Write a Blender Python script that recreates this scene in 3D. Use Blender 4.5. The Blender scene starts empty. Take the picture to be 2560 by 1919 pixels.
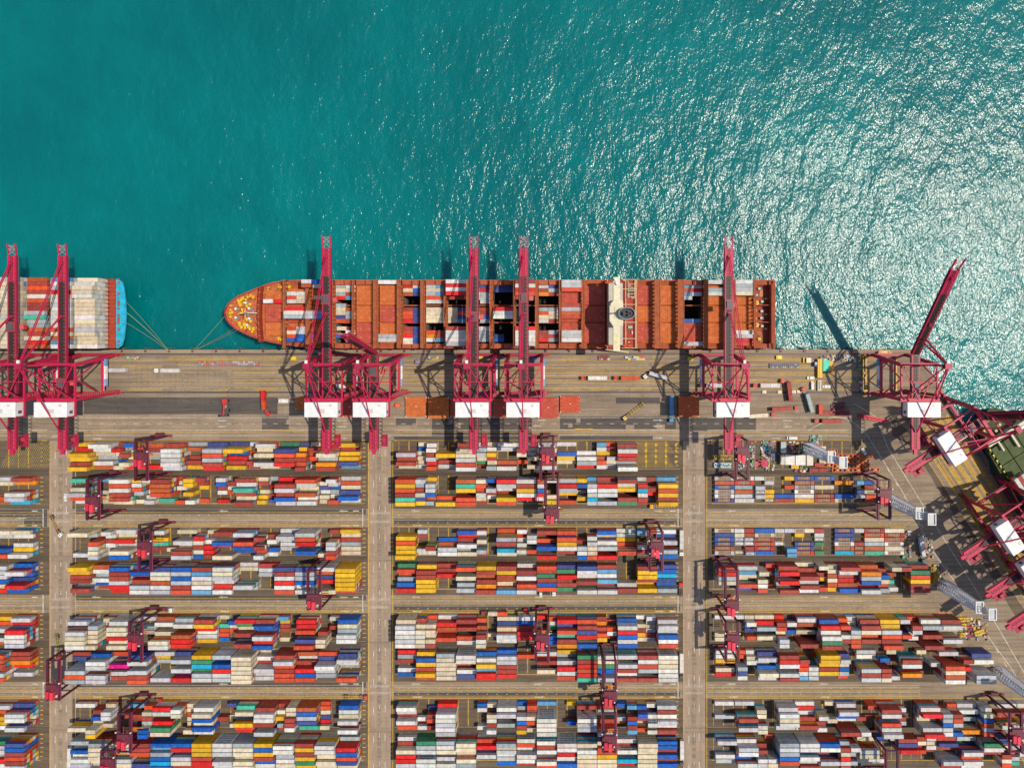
import bpy, math, random
from mathutils import Vector, Matrix
random.seed(7)
R = random.random
C = bpy.context.scene.collection
H = 470.0; FP = 1846.0; NX = 1380.0; NY = 840.0
M0 = H / FP                                   # metres per photo pixel on the ground
def P(px, py, z=0.0):
    s = (H - z) / FP
    return ((px - NX) * s, (NY - py) * s)
# ---------------------------------------------------------------- materials
def mat(name):
    m = bpy.data.materials.new(name); m.use_nodes = True
    nt = m.node_tree; nt.nodes.clear()
    out = nt.nodes.new('ShaderNodeOutputMaterial'); b = nt.nodes.new('ShaderNodeBsdfPrincipled')
    nt.links.new(b.outputs[0], out.inputs[0])
    return m, nt, b
def N(nt, t, **k):
    n = nt.nodes.new(t)
    for a, v in k.items():
        if a.startswith('i_'):
            n.inputs[int(a[2:]) if a[2:].isdigit() else a[2:].replace('_', ' ')].default_value = v
        else: setattr(n, a, v)
    return n
def ramp(nt, src, stops):
    r = N(nt, 'ShaderNodeValToRGB'); e = r.color_ramp.elements
    while len(e) < len(stops): e.new(0.5)
    for i, (p, c) in enumerate(stops):
        e[i].position = p; e[i].color = (c[0], c[1], c[2], 1) if not isinstance(c, (int, float)) else (c, c, c, 1)
    nt.links.new(src, r.inputs[0]); return r.outputs[0]
def mixc(nt, f, a, b, mode='MIX'):
    m = N(nt, 'ShaderNodeMix', data_type='RGBA', blend_type=mode)
    for s, v in ((m.inputs[0], f), (m.inputs[6], a), (m.inputs[7], b)):
        if hasattr(v, 'links'): nt.links.new(v, s)
        elif isinstance(v, (int, float)): s.default_value = v
        else: s.default_value = (*v[:3], 1)
    return m.outputs[2]
def coords(nt, scale=(1, 1, 1), kind='Object'):
    tc = N(nt, 'ShaderNodeTexCoord'); mp = N(nt, 'ShaderNodeMapping'); mp.inputs['Scale'].default_value = scale
    nt.links.new(tc.outputs[kind], mp.inputs[0]); return mp.outputs[0]
def noise(nt, vec, scale, detail=4, rough=0.55):
    n = N(nt, 'ShaderNodeTexNoise'); n.inputs['Scale'].default_value = scale; n.inputs['Detail'].default_value = detail
    n.inputs['Roughness'].default_value = rough; nt.links.new(vec, n.inputs['Vector']); return n.outputs['Fac']
def paint_mat(name, rough=0.55, rib=0.0, dirt=0.35, spec=0.4):
    """paint whose colour is the thing's own colour (attribute 'paint'), with weathering and stains"""
    m, nt, b = mat(name)
    at = N(nt, 'ShaderNodeAttribute', attribute_name='paint')
    geo = N(nt, 'ShaderNodeNewGeometry')
    n1 = noise(nt, geo.outputs['Position'], 0.35, 5, 0.65); n2 = noise(nt, geo.outputs['Position'], 1.6, 4, 0.7)
    f = ramp(nt, n1, [(0.35, 0.0), (0.75, dirt * 1.2)])
    c = mixc(nt, f, at.outputs['Color'], (0.42, 0.32, 0.24), 'MULTIPLY')
    f2 = ramp(nt, n2, [(0.60, 0.0), (0.78, dirt * 1.4)])
    c = mixc(nt, f2, c, (0.45, 0.26, 0.16), 'MULTIPLY')
    if rib:      # rib darkening put into the colour as corrugation lines, plus faded, grimy patches
        v3 = noise(nt, coords(nt, (1.5, .22, .22)), 1.0, 4, 0.7)
        c = mixc(nt, ramp(nt, v3, [(0.42, 0.0), (0.68, 0.55)]), c, (0.58, 0.52, 0.48), 'MULTIPLY')
        v4 = noise(nt, coords(nt, (.5, 1.2, 1.0)), 1.0, 3, 0.6)
        c = mixc(nt, ramp(nt, v4, [(0.60, 0.0), (0.76, 0.35)]), c, (0.42, 0.40, 0.38))
    nt.links.new(c, b.inputs['Base Color'])
    b.inputs['Roughness'].default_value = rough; b.inputs['Specular IOR Level'].default_value = spec
    if rib:
        w = N(nt, 'ShaderNodeTexWave', wave_type='BANDS', bands_direction='X'); w.inputs['Scale'].default_value = 0.55
        w.inputs['Distortion'].default_value = 0.0
        nt.links.new(coords(nt), w.inputs['Vector'])
        bp = N(nt, 'ShaderNodeBump'); bp.inputs['Strength'].default_value = rib; bp.inputs['Distance'].default_value = 0.05
        nt.links.new(w.outputs['Fac'], bp.inputs['Height']); nt.links.new(bp.outputs[0], b.inputs['Normal'])
    return m
M_BOX = paint_mat('container_paint', 0.55, 0.6, 0.46, 0.25)
M_PAINT = paint_mat('steel_paint', 0.5, 0, 0.30)
M_DECK = paint_mat('deck_paint', 0.75, 0, 0.55, 0.2)
M_MARK = paint_mat('marking_paint', 0.8, 0, 0.0, 0.2)
def mark_wear():
    nt = M_MARK.node_tree; b = [n for n in nt.nodes if n.type == 'BSDF_PRINCIPLED'][0]
    out = [n for n in nt.nodes if n.type == 'OUTPUT_MATERIAL'][0]
    geo = N(nt, 'ShaderNodeNewGeometry')
    f = ramp(nt, noise(nt, geo.outputs['Position'], 0.30, 6, 0.8), [(0.36, 1.0), (0.66, 0.35)])
    tr = N(nt, 'ShaderNodeBsdfTransparent'); mx = N(nt, 'ShaderNodeMixShader')
    inv = N(nt, 'ShaderNodeMath', operation='SUBTRACT'); inv.inputs[0].default_value = 1.0
    nt.links.new(f, mx.inputs[0]); nt.links.new(tr.outputs[0], mx.inputs[1]); nt.links.new(b.outputs[0], mx.inputs[2])
    nt.links.new(mx.outputs[0], out.inputs[0])
mark_wear()
def ground_mat(name, c1, c2, c3, streak=(0.02, 0.5, 1)):
    m, nt, b = mat(name)
    v = coords(nt)
    big = noise(nt, v, 0.02, 5, 0.6); fine = noise(nt, v, 0.9, 6, 0.75)
    st = noise(nt, coords(nt, streak), 1.0, 5, 0.65); st2 = noise(nt, coords(nt, (streak[0] * 3, streak[1] * 2.2, 1)), 1.0, 4, 0.7)
    c = mixc(nt, ramp(nt, big, [(0.35, 0.0), (0.65, 1.0)]), c1, c2)
    c = mixc(nt, ramp(nt, st, [(0.44, 0.0), (0.66, 0.75)]), c, c3)
    c = mixc(nt, ramp(nt, st2, [(0.52, 0.0), (0.72, 0.55)]), c, tuple(x * 0.55 for x in c1))
    c = mixc(nt, ramp(nt, fine, [(0.30, 0.45), (0.58, 0.0)]), c, tuple(x * 0.5 for x in c1))
    oil = noise(nt, coords(nt, (.11, .16, 1)), 1.0, 5, 0.75)
    c = mixc(nt, ramp(nt, oil, [(0.56, 0.0), (0.72, 0.6)]), c, tuple(x * 0.42 for x in c1))
    slab = N(nt, 'ShaderNodeTexBrick'); slab.inputs['Scale'].default_value = 1.0; slab.inputs['Brick Width'].default_value = 9.0; slab.inputs['Row Height'].default_value = 5.5; slab.inputs['Mortar Size'].default_value = .06
    slab.inputs['Color1'].default_value = (1, 1, 1, 1); slab.inputs['Color2'].default_value = (.80, .80, .82, 1); slab.inputs['Mortar'].default_value = (.5, .5, .5, 1)
    nt.links.new(v, slab.inputs['Vector']); c = mixc(nt, 0.6, c, slab.outputs['Color'], 'MULTIPLY')
    nt.links.new(c, b.inputs['Base Color']); b.inputs['Roughness'].default_value = 0.88
    b.inputs['Specular IOR Level'].default_value = 0.2
    return m
M_YARD = ground_mat('yard_asphalt', (0.150, 0.110, 0.078), (0.195, 0.145, 0.098), (0.080, 0.062, 0.050))
M_APRON = ground_mat('apron_concrete', (0.300, 0.228, 0.158), (0.385, 0.290, 0.200), (0.160, 0.124, 0.097))
M_ROADX = ground_mat('lane_asphalt', (0.325, 0.246, 0.168), (0.395, 0.294, 0.200), (0.180, 0.140, 0.105))
M_DARK = ground_mat('patched_asphalt', (0.112, 0.095, 0.086), (0.148, 0.122, 0.104), (0.075, 0.065, 0.060))
M_ROADY = ground_mat('road_concrete', (0.385, 0.285, 0.205), (0.440, 0.325, 0.235), (0.310, 0.230, 0.170), (0.5, 0.02, 1))
M_RUN = ground_mat('runway_asphalt', (0.105, 0.082, 0.058), (0.165, 0.125, 0.085), (0.055, 0.045, 0.040), (0.012, 0.9, 1))
M_KERB = ground_mat('quay_wall_concrete', (0.400, 0.300, 0.215), (0.340, 0.255, 0.185), (0.26, 0.20, 0.15))
def water_mat():
    m, nt, b = mat('sea_water')
    v = coords(nt)
    big = noise(nt, v, 0.006, 3, 0.5); mid = noise(nt, coords(nt, (1, 1, 1)), 0.05, 4, 0.6)
    c = mixc(nt, ramp(nt, big, [(0.3, 0.0), (0.7, 1.0)]), (0.0, 0.108, 0.116), (0.0, 0.178, 0.178))
    c = mixc(nt, ramp(nt, mid, [(0.35, 0.30), (0.65, 0.0)]), c, (0.0, 0.096, 0.104))
    nt.links.new(c, b.inputs['Base Color'])
    b.inputs['Roughness'].default_value = 0.18; b.inputs['IOR'].default_value = 1.385
    b.subsurface_method = 'BURLEY'; b.inputs['Subsurface Weight'].default_value = 0.85; b.inputs['Subsurface Radius'].default_value = (0.3, 1.0, 1.0); b.inputs['Subsurface Scale'].default_value = 7.0
    mp = N(nt, 'ShaderNodeMapping'); mp.inputs['Rotation'].default_value = (0, 0, math.radians(-32)); mp.inputs['Scale'].default_value = (1.0, 0.6, 1)
    tc = N(nt, 'ShaderNodeTexCoord'); nt.links.new(tc.outputs['Object'], mp.inputs[0])
    def wv(scale, det, ro): return noise(nt, mp.outputs[0], scale, det, ro)
    last = None
    for sc_, amp, det in ((0.82, 0.56, 2), (0.20, 1.15, 1), (0.045, 2.6, 1)):
        mu = N(nt, 'ShaderNodeMath', operation='MULTIPLY'); mu.inputs[1].default_value = amp; nt.links.new(wv(sc_, det, 0.55), mu.inputs[0])
        if last is None: last = mu.outputs[0]
        else:
            ad = N(nt, 'ShaderNodeMath', operation='ADD'); nt.links.new(last, ad.inputs[0]); nt.links.new(mu.outputs[0], ad.inputs[1]); last = ad.outputs[0]
    bp = N(nt, 'ShaderNodeBump'); bp.inputs['Strength'].default_value = 1.0; bp.inputs['Distance'].default_value = WAVE
    nt.links.new(last, bp.inputs['Height']); nt.links.new(bp.outputs[0], b.inputs['Normal'])
    return m
WAVE = 0.70
M_WATER = water_mat()
# ---------------------------------------------------------------- mesh builder
COL = dict(w=(.66, .66, .66), c=(.74, .64, .46), g=(.40, .46, .50), r=(.74, .018, .014), o=(.70, .085, .028), b=(.40, .058, .040),
           n=(.50, .105, .030), y=(.82, .47, .015), u=(.008, .12, .52), v=(.055, .085, .30), s=(.12, .36, .60), t=(.07, .52, .36),
           e=(.05, .26, .12), m=(.85, .006, .28), a=(.86, .27, .008), k=(.01, .42, .68), W=(.76, .73, .66))
CNAME = dict(w='pale grey', c='cream', g='steel grey', r='bright red', o='orange red', b='rust brown', n='orange brown', y='yellow', u='bright blue',
             v='indigo blue', s='sky blue', t='mint green', e='dark green', m='magenta', a='orange', k='turquoise', W='white lettered')
RED = (.55, .016, .072); REDD = (.40, .014, .058); MAR = (.090, .012, .030); WHITE = (.80, .78, .75); DARKD = (.045, .026, .022)
BLACK = (.02, .02, .022); SHIP = (.42, .105, .036); HATCH = (.62, .160, .045); HATCH2 = (.52, .095, .060); YEL = (.85, .50, .02); STEEL = (.25, .25, .26)
class MB:
    def __init__(s): s.v = []; s.f = []; s.c = []
    def poly(s, pts, c):
        i = len(s.v); s.v += [tuple(p) for p in pts]; s.f.append(tuple(range(i, i + len(pts)))); s.c.append(c)
    def box(s, x0, x1, y0, y1, z0, z1, c, M=None, top=None, sides=None):
        i = len(s.v)
        p = [(x0, y0, z0), (x1, y0, z0), (x1, y1, z0), (x0, y1, z0), (x0, y0, z1), (x1, y0, z1), (x1, y1, z1), (x0, y1, z1)]
        if M is not None: p = [tuple(M @ Vector(q)) for q in p]
        s.v += p
        for k, q in enumerate(((4, 5, 6, 7), (0, 1, 5, 4), (1, 2, 6, 5), (2, 3, 7, 6), (3, 0, 4, 7), (3, 2, 1, 0))):
            s.f.append(tuple(i + a for a in q)); s.c.append((top or c) if k == 0 else c)
    def bar(s, a, b, w, h, c):
        """box beam of width w (sideways) and depth h between two points"""
        a = Vector(a); b = Vector(b); d = b - a
        if d.length < 1e-4: return
        d.normalize(); up = Vector((0, 0, 1)) if abs(d.z) < 0.97 else Vector((0, 1, 0))
        sx = d.cross(up).normalized(); uz = sx.cross(d).normalized(); i = len(s.v)
        for q in (a, b):
            for k1, k2 in ((-1, -1), (1, -1), (1, 1), (-1, 1)): s.v.append(tuple(q + sx * (k1 * w / 2) + uz * (k2 * h / 2)))
        for q in ((0, 1, 5, 4), (1, 2, 6, 5), (2, 3, 7, 6), (3, 0, 4, 7), (0, 3, 2, 1), (4, 5, 6, 7)): s.f.append(tuple(i + k for k in q)); s.c.append(c)
    def cyl(s, x, y, z0, z1, r, c, n=12, r2=None, top=None):
        i = len(s.v); r2 = r if r2 is None else r2
        for k in range(n):
            t = 2 * math.pi * k / n; s.v.append((x + r * math.cos(t), y + r * math.sin(t), z0)); s.v.append((x + r2 * math.cos(t), y + r2 * math.sin(t), z1))
        for k in range(n):
            j = (k + 1) % n; s.f.append((i + 2 * k, i + 2 * j, i + 2 * j + 1, i + 2 * k + 1)); s.c.append(c)
        s.f.append(tuple(i + 2 * k + 1 for k in range(n))); s.c.append(top or c)
    def mesh(s, name, m):
        me = bpy.data.meshes.new(name); me.from_pydata(s.v, [], s.f)
        at = me.color_attributes.new('paint', 'FLOAT_COLOR', 'CORNER')
        buf = []
        for f, c in zip(s.f, s.c): buf += [c[0], c[1], c[2], 1.0] * len(f)
        at.data.foreach_set('color', buf); me.materials.append(m); me.update()
        return me
    def build(s, name, m, parent=None):
        o = bpy.data.objects.new(name, s.mesh(name, m)); C.objects.link(o)
        if parent is not None: o.parent = parent
        return o
def tag(o, label=None, cat=None, group=None, kind=None):
    for k, v in (('label', label), ('category', cat), ('group', group), ('kind', kind)):
        if v: o[k] = v
    return o
def empty(name, loc, rz, label, cat, group=None):
    o = bpy.data.objects.new(name, None); C.objects.link(o); o.location = loc; o.rotation_euler = (0, 0, rz); o.empty_display_size = 1
    return tag(o, label, cat, group)
def copy_tree(o, parent=None):
    c = o.copy(); C.objects.link(c); c.parent = parent
    for ch in list(o.children): copy_tree(ch, c)
    return c
def tint(c, a=0.10):
    k = 1 + (R() - 0.5) * 2 * a
    return tuple(min(0.9, max(0.0, x * k * (1 + (R() - 0.5) * a * 0.5) + 0.012 * R())) for x in c)
def sheet(mb, x0, y0, x1, y1, z, c=(1, 1, 1)):
    a = P(x0, y1); b = P(x1, y0)
    mb.poly([(a[0], a[1], z), (b[0], a[1], z), (b[0], b[1], z), (a[0], b[1], z)], c)
def pline(mb, pts, w, z, c):
    for (x0, y0), (x1, y1) in zip(pts, pts[1:]):
        a = Vector(P(x0, y0)); b = Vector(P(x1, y1)); d = (b - a).normalized(); n = Vector((-d.y, d.x)) * w / 2
        mb.poly([(*(a - n), z), (*(b - n), z), (*(b + n), z), (*(a + n), z)], c)
# ---------------------------------------------------------------- setting: water, quay, roads
EDX, EDY = 0.547, 0.837                                  # direction (photo pixels) of the second quay edge
def E2(t, n=0.0):                                        # point along the second quay edge; n > 0 is inland
    return (2441 + EDX * t - EDY * n, 1105 + EDY * t + EDX * n)
mb = MB(); S = 1800
mb.poly([(-S, -S, -4), (S, -S, -4), (S, S, -4), (-S, S, -4)], (0, 0.1, 0.1))
tag(mb.build('sea_water', M_WATER), kind='structure')
QY = 873.5
mb = MB()
far = E2(1400)
outl = [(-2500, QY), (2279, QY), far, (far[0], 6000), (-2500, 6000)]
pts = [P(*q) for q in outl]
mb.poly([(x, y, 0) for x, y in reversed(pts)], (1, 1, 1))
for a, b in zip(pts[:2], pts[1:3]):
    mb.poly([(a[0], a[1], 0), (b[0], b[1], 0), (b[0], b[1], -9), (a[0], a[1], -9)], (1, 1, 1))
tag(mb.build('ground', M_YARD), kind='structure')
def zone(name, rects, m, z):
    mb = MB()
    for r in rects: sheet(mb, *r, z)
    return tag(mb.build(name, m), kind='structure')
CROSSX = [(124, 181), (920, 978), (1708, 1763)]
ROADY = [(1271, 1317), (1486, 1531), (1703, 1745)]
zone('quay_apron', [(-60, 881.5, 2290, 991)], M_APRON, 0.02)
zone('quay_wall', [(-60, QY + 0.2, 2276, 881.4)], M_KERB, 0.04)
zone('quay_road', [(-60, 1037, 2230, 1100)], M_ROADX, 0.02)
zone('apron_strip', [(-60, 991.1, 2240, 1036.9)], M_APRON, 0.024)
zone('cross_road', [(a, 1101, b, 1960) for a, b in CROSSX], M_ROADY, 0.04)
zone('yard_road', [(-60, a, 1707, b) for a, b in ROADY] + [(1764, 1271, 2265, 1317), (1764, 1486, 2380, 1531), (1764, 1703, 2520, 1745)], M_ROADX, 0.02)
zone('asphalt_patch', [(210, 993, 694, 1034.5), (150, 1040, 170, 1100), (655, 1041, 722, 1073), (1080, 1044, 1330, 1089.5), (1400, 1040, 1690, 1072),
                       (1540, 993, 1650, 1008), (1724, 1044, 1890, 1076), (990, 1045, 1040, 1062), (985, 1090, 1370, 1099), (1400, 1088, 1632, 1099), (-50, 1273, 118, 1292), (60, 1293, 118, 1316)]
     + [(188, a + 1, 915, a + 14) for a, b in ROADY] + [(985, a + 24, 1700, b - 4) for a, b in ROADY], M_DARK, 0.06)
zone('runway_strip', [(x0, YS0 + 68, x1, YS0 + 84) for YS0 in (1103, 1318, 1532.5, 1747) for x0, x1 in ((-60, 123), (182, 919), (979, 1707), (1764, 2240))], M_RUN, 0.05)
# diagonal apron of the second quay and the road behind it
mb = MB()
q = [P(*E2(-262, 3)), P(*E2(600, 3)), P(*E2(600, 128)), P(*E2(-120, 128)), P(2180, 1000)]
mb.poly([(x, y, 0.055) for x, y in reversed(q)], (1, 1, 1))
tag(mb.build('second_quay_apron', M_APRON), kind='structure')
mb = MB()
q = [P(2190, 1062), P(2285, 1122), P(2575, 1600), P(2700, 1800), P(2700, 1960), P(2590, 1960), P(2230, 1330), P(2140, 1130)]
mb.poly([(x, y, 0.075) for x, y in reversed(q)], (1, 1, 1))
tag(mb.build('diagonal_road', M_APRON), kind='structure')
mb = MB()
pline(mb, [E2(-258, 2), E2(600, 2)], 1.6, 0.10, (1, 1, 1))
tag(mb.build('second_quay_kerb', M_KERB), kind='structure')
# joints, rails, paint
Wp = (.75, .70, .60); Yp = (.78, .47, .05)
wm = MB(); ym = MB()
def hl(mb, x0, x1, y, w, c, z=0.10):
    if w < 1.2: w *= 1.7
    sheet(mb, x0, y - w / 2, x1, y + w / 2, z, c)
def vl(mb, x, y0, y1, w, c, z=0.10):
    if w < 1.15: w *= 1.6
    sheet(mb, x - w / 2, y0, x + w / 2, y1, z, c)
def dash(mb, x0, x1, y, on, per, w, c):
    x = x0
    while x < x1: hl(mb, x, min(x + on, x1), y, w, c); x += per
def hatch(mb, x0, x1, y0, y1, per, c, sl=1, th=0.28, z=0.10):
    x = x0
    while x < x1:
        a, b = (x, x + (y1 - y0) * sl)
        p = [P(a, y1), P(a + per * th, y1), P(b + per * th, y0), P(b, y0)]
        mb.poly([(*q, z) for q in p], c); x += per
for y in (901, 912, 920, 931.5, 938.5, 950, 957.5, 969):
    if y == 901: hl(ym, 60, 1650, y, 0.55, Yp); hl(ym, 1850, 2030, y, .55, Yp)
    elif y in (912,): hl(ym, 445, 1620, y, 0.55, Yp); hl(ym, 1700, 2050, y, .55, Yp)
    else: hl(ym, 585, 2060, y, 0.75, Yp); dash(ym, 330, 585, y, 9, 14, .45, Yp)
for a, b in ((415, 600), (600, 700), (880, 950), (1400, 1462), (1862, 2010), (2130, 2230)): hatch(ym, a, b, 890, 901, 5, Yp)
for a, b in ((545, 570), (632, 688), (320, 400), (1418, 1450), (1472, 1520), (1575, 1625), (1380, 1395)): hatch(ym, a, b, 969, 976.5, 4.2, Yp)
for y0, y1, a, b in ((912, 920, 1998, 2030), (931.5, 939, 1940, 2085), (950, 958, 1945, 2085), (969, 976, 1940, 2000), (969, 976, 2050, 2130), (931, 938, 2050, 2200), (950, 958, 2060, 2200), (900, 908, 1995, 2030), (912, 919, 1640, 1700), (912, 920, 300, 400)): hatch(ym, a, b, y0, y1, 4.6, Yp)
for y, w, c, mbx in ((1043.5, .6, Wp, wm), (1074.5, .6, Wp, wm), (1078.5, .8, Yp, ym), (1088, .5, Wp, wm), (1100.5, 1.0, Yp, ym)):
    for a, b in ((-50, 118), (185, 915), (985, 1700), (1768, 2120)): hl(mbx, a, b, y, w, c)
dash(wm, 190, 2060, 1058.6, 12, 29, .55, Wp)
hatch(ym, 685, 730, 1074, 1079, 3, Yp, th=.5); hl(ym, 650, 732, 1078, 1.6, Yp); hl(ym, 1435, 1482, 1073, 4.5, Yp)
for x in (457.5, 692, 1627): vl(wm, x, 889, 977, 5, (.34, .25, .18), 0.09)
# yard rows
YS = dict(A=1103, B=1188, C=1318, D=1401.5, E=1532.5, F=1615, G=1747, H=1829)
COLX = [(-52, 100), (201, 906), (998, 1688), (1784, 2300)]
XE = dict(A=2140, B=2215, C=2262, D=2310, E=2400, F=2470, G=2560, H=2600)
for k, ys in YS.items():
    for ci, (x0, x1) in enumerate(COLX):
        if ci == 3: x1 = XE[k]
        x0 -= 4
        hl(ym, x0, x1 + 2, ys - 2.2 if k in 'ACEG' else ys + 70, 0.7, Yp)
        x = x0 + 4
        while x < x1 - 4:                                   # slot lines between bays
            vl(ym, x - 0.6, ys, ys + 66, 1.2, (.62, .40, .06), 0.09); vl(ym, x + 24.6, ys, ys + 66, 2.8, (.58, .37, .06), 0.09); x += 50.2 if ci == 1 else 49.4
        for r in range(6): 
            for xx in ((x1 + 1, x1 + 8) if ci < 3 else (x1, x1 + 4),): hl(ym, *xx, ys + 5 + 11 * r, 2.0, Yp)
        for r in range(1, 6): hl(wm, x0, x1, ys + 11 * r, 0.35, (.09, .075, .065), 0.088)
for a, b in ROADY:
    for x0, x1 in ((-50, 106), (190, 905), (986, 1698), (1770, 2300)):
        hl(wm, x0, x1, (a + b) / 2 + 4.5, 0.55, Wp); hl(wm, x0, x1, a + 14.5, .45, Wp)
        hl(ym, x0, x1, a + 9, .6, Yp); hl(ym, x0, x1, b - 6.5, .6, Yp); hl(ym, x0, x1, a + 22, .6, Yp)
        dash(ym, x0 + 10, x1, a + 16.2, 3.4, 24.7, 1.8, Yp); dash(ym, x0 + 8, x1, b - 11, 3.4, 24.7, 1.8, Yp)
    for x in (108, 907, 1695): vl(wm, x, a, b, 2.2, Wp)
    for x0, x1 in CROSSX:
        hatch(wm, x0 + 4, x1 - 8, a + 8, a + 14, 4.5, Wp, .8); hatch(wm, x0 + 4, x1 - 8, b - 17, b - 11, 4.5, Wp, .8)
for x0, x1 in CROSSX:
    vl(ym, x0 + 1, 1105, 1960, 1.1, Yp); vl(ym, x1 + (8 if x0 < 900 else 4), 1105, 1960, 1.0, Yp)
    hatch(wm, x0 + 6, x1 - 6, 1086, 1093, 4.5, Wp, .8)
    y = 1120
    while y < 1930:
        vl(wm, (x0 + x1) / 2, y, y + 12, .8, Wp); vl(wm, x0 + 14, y + 8, y + 26, .9, Wp); vl(wm, x1 - 15, y + 2, y + 20, .9, Wp); y += 71
def arrow(px, py, L, d):
    hl(wm, px - L / 2, px + L / 2, py, 1.0, Wp)
    a = P(px + d * L / 2, py); 
    wm.poly([(a[0] + d * .8, a[1], .1), (a[0] - d * 1.6, a[1] - .75, .1), (a[0] - d * 1.6, a[1] + .75, .1)][::d], Wp)
for px, py, L, d in ((555, 1051, 20, 1), (555, 1066, 20, -1), (855, 1051, 22, -1), (855, 1066, 22, 1), (855, 1095, 22, 1), (1354, 1050, 20, 1), (1344, 1064, 20, -1), (1644, 1050, 22, 1), (1645, 1065, 20, -1),
                     (1968, 1051, 22, 1), (1970, 1066, 20, -1), (1644, 1094, 22, 1), (243, 1096, 22, 1), (55, 1294, 22, -1), (55, 1314, 20, 1), (1940, 1095, 22, 1)): arrow(px, py, L, d)
for a, b in ROADY:
    for xx in (242, 560, 860, 1040, 1345, 1645, 1830, 2060): arrow(xx, a + 5.5, 20, 1 if xx % 2 else -1); arrow(xx + 3, b - 4, 22, 1)
    for xx in (80, 883, 1675): hl(wm, xx, xx + 14, a + 5.5, 2.4, Wp); hl(wm, xx, xx + 14, b - 4, 2.4, Wp)
# diagonal road lines
pline(wm, [(2020, 1076), (2080, 1042), (2110, 1044), (2140, 1060), (2170, 1090), (2260, 1235), (2330, 1375), (2386, 1452)], .35, .11, Wp)
pline(wm, [(2135, 1008), (2188, 1040), (2220, 1120), (2342, 1318), (2450, 1490), (2560, 1680), (2620, 1790)], .38, .11, Wp)
pline(wm, [(2448, 1560), (2530, 1672), (2600, 1800)], .35, .11, Wp)
for k in range(17):
    x, y = 2162 + 22 * k * .95, 1100 + 36.5 * k * .95
    pline(wm, [(x + 14, y), (x + 20, y + 10)], .42, .11, Wp)
for k in range(5):
    for t in [i * 4.4 for i in range(-22, 88)]:
        if (t + 500) % 97 < 4: continue
        a = E2(t, 24 + k * 20); b = E2(t + 5, 33 + k * 20)
        pline(ym, [a, b], .62, .11, Yp)
    pline(ym, [E2(-100, 23 + k * 20), E2(390, 23 + k * 20)], .34, .11, Yp); pline(ym, [E2(-100, 34 + k * 20), E2(390, 34 + k * 20)], .34, .11, Yp)
pline(ym, [E2(-60, 128), E2(400, 128)], .3, .11, Yp)
hatch(ym, 2, 118, 1108, 1168, 5, (.42, .30, .08), .5)
for a, b, y0, y1 in ((1598, 1688, 1103, 1132), (1598, 1688, 1134, 1168)):
    hatch(ym, a, b, y0, y1, 5, (.55, .36, .06), -.6)
for i in range(4):
    for j in range(4): hl(ym, 1612 + 25 * i, 1618 + 25 * i, 1112 + 14 * j, 5, Yp, .115)
tag(wm.build('road_marking', M_MARK), kind='structure'); tag(ym.build('yellow_road_marking', M_MARK), kind='structure')
# rails and manholes / runway strips
mb = MB()
for y in (884.0, 886.2, 979.5, 981.2): hl(mb, -60, 2262 if y < 900 else 2200, y, .9, (.05, .045, .05), .10)
for y in (887.5,): hl(mb, -60, 2262, y, .6, (.30, .24, .18), .10)
for n in (12, 107): pline(mb, [E2(-240, n), E2(600, n)], .3, .11, (.05, .045, .05))
tag(mb.build('crane_rail_track', M_PAINT), kind='structure')
mb = MB()
for x, y, a in ((396, 1058, 10), (479, 1067, 12), (493, 1073.5, 10), (613, 1073.5, 12), (722, 1054, 11), (750, 1066, 12), (920, 1056, 9), (946, 1065, 10), (1037, 1067, 12), (1127, 1052, 10), (1145, 1063, 13), (1326, 1070, 9), (1446, 1051, 10), (1426, 1063, 11),
                (1575, 1072, 21), (1652, 1071, 20), (1699, 1054, 10), (1712, 1067, 14), (1934, 1066, 11), (2012, 1066, 11), (2028, 1057, 10), (1993, 1028, 9), (601, 895, 7), (1554, 972, 14), (1740, 1084, 14)):
    sheet(mb, x - a / 2, y - a / 2, x + a / 2, y + a / 2, .08)
for k in range(60): x = 410 + 37.6 * k; (sheet(mb, x, 1035, x + 5, 1039, .08) if x < 1750 else None)
for ys in YS.values():
    for x0, x1 in ((190, 915), (986, 1700), (1768, 2200)):
        sheet(mb, x0, ys + 68.6, x1, ys + 69.9, .07)
for k in 'ACEG':
    ys = YS[k]
    sheet(mb, 128, ys + 74, 175, ys + 79, .08); sheet(mb, 925, ys + 74, 972, ys + 79, .08); sheet(mb, 1712, ys + 74, 1758, ys + 79, .08)
for x, y, an in ((2270, 1222, 0), (2262, 1232, 0), (2290, 1318, 0), (2250, 1205, 0)): sheet(mb, x, y, x + 10, y + 6, .12)
tag(mb.build('concrete_slab', M_KERB), kind='structure')
mb = MB()
for x0, x1 in CROSSX: sheet(mb, (x0 + x1) / 2 - 6, 1105, (x0 + x1) / 2 + 4, 1960, .07)
for x0, x1 in CROSSX:
    for k in 'ACEG': sheet(mb, x0, YS[k] + 70, x1, YS[k] + 73, .085); sheet(mb, x0, YS[k] + 80, x1, YS[k] + 83, .085)
tag(mb.build('road_center_strip', M_ROADX), kind='structure')
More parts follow.
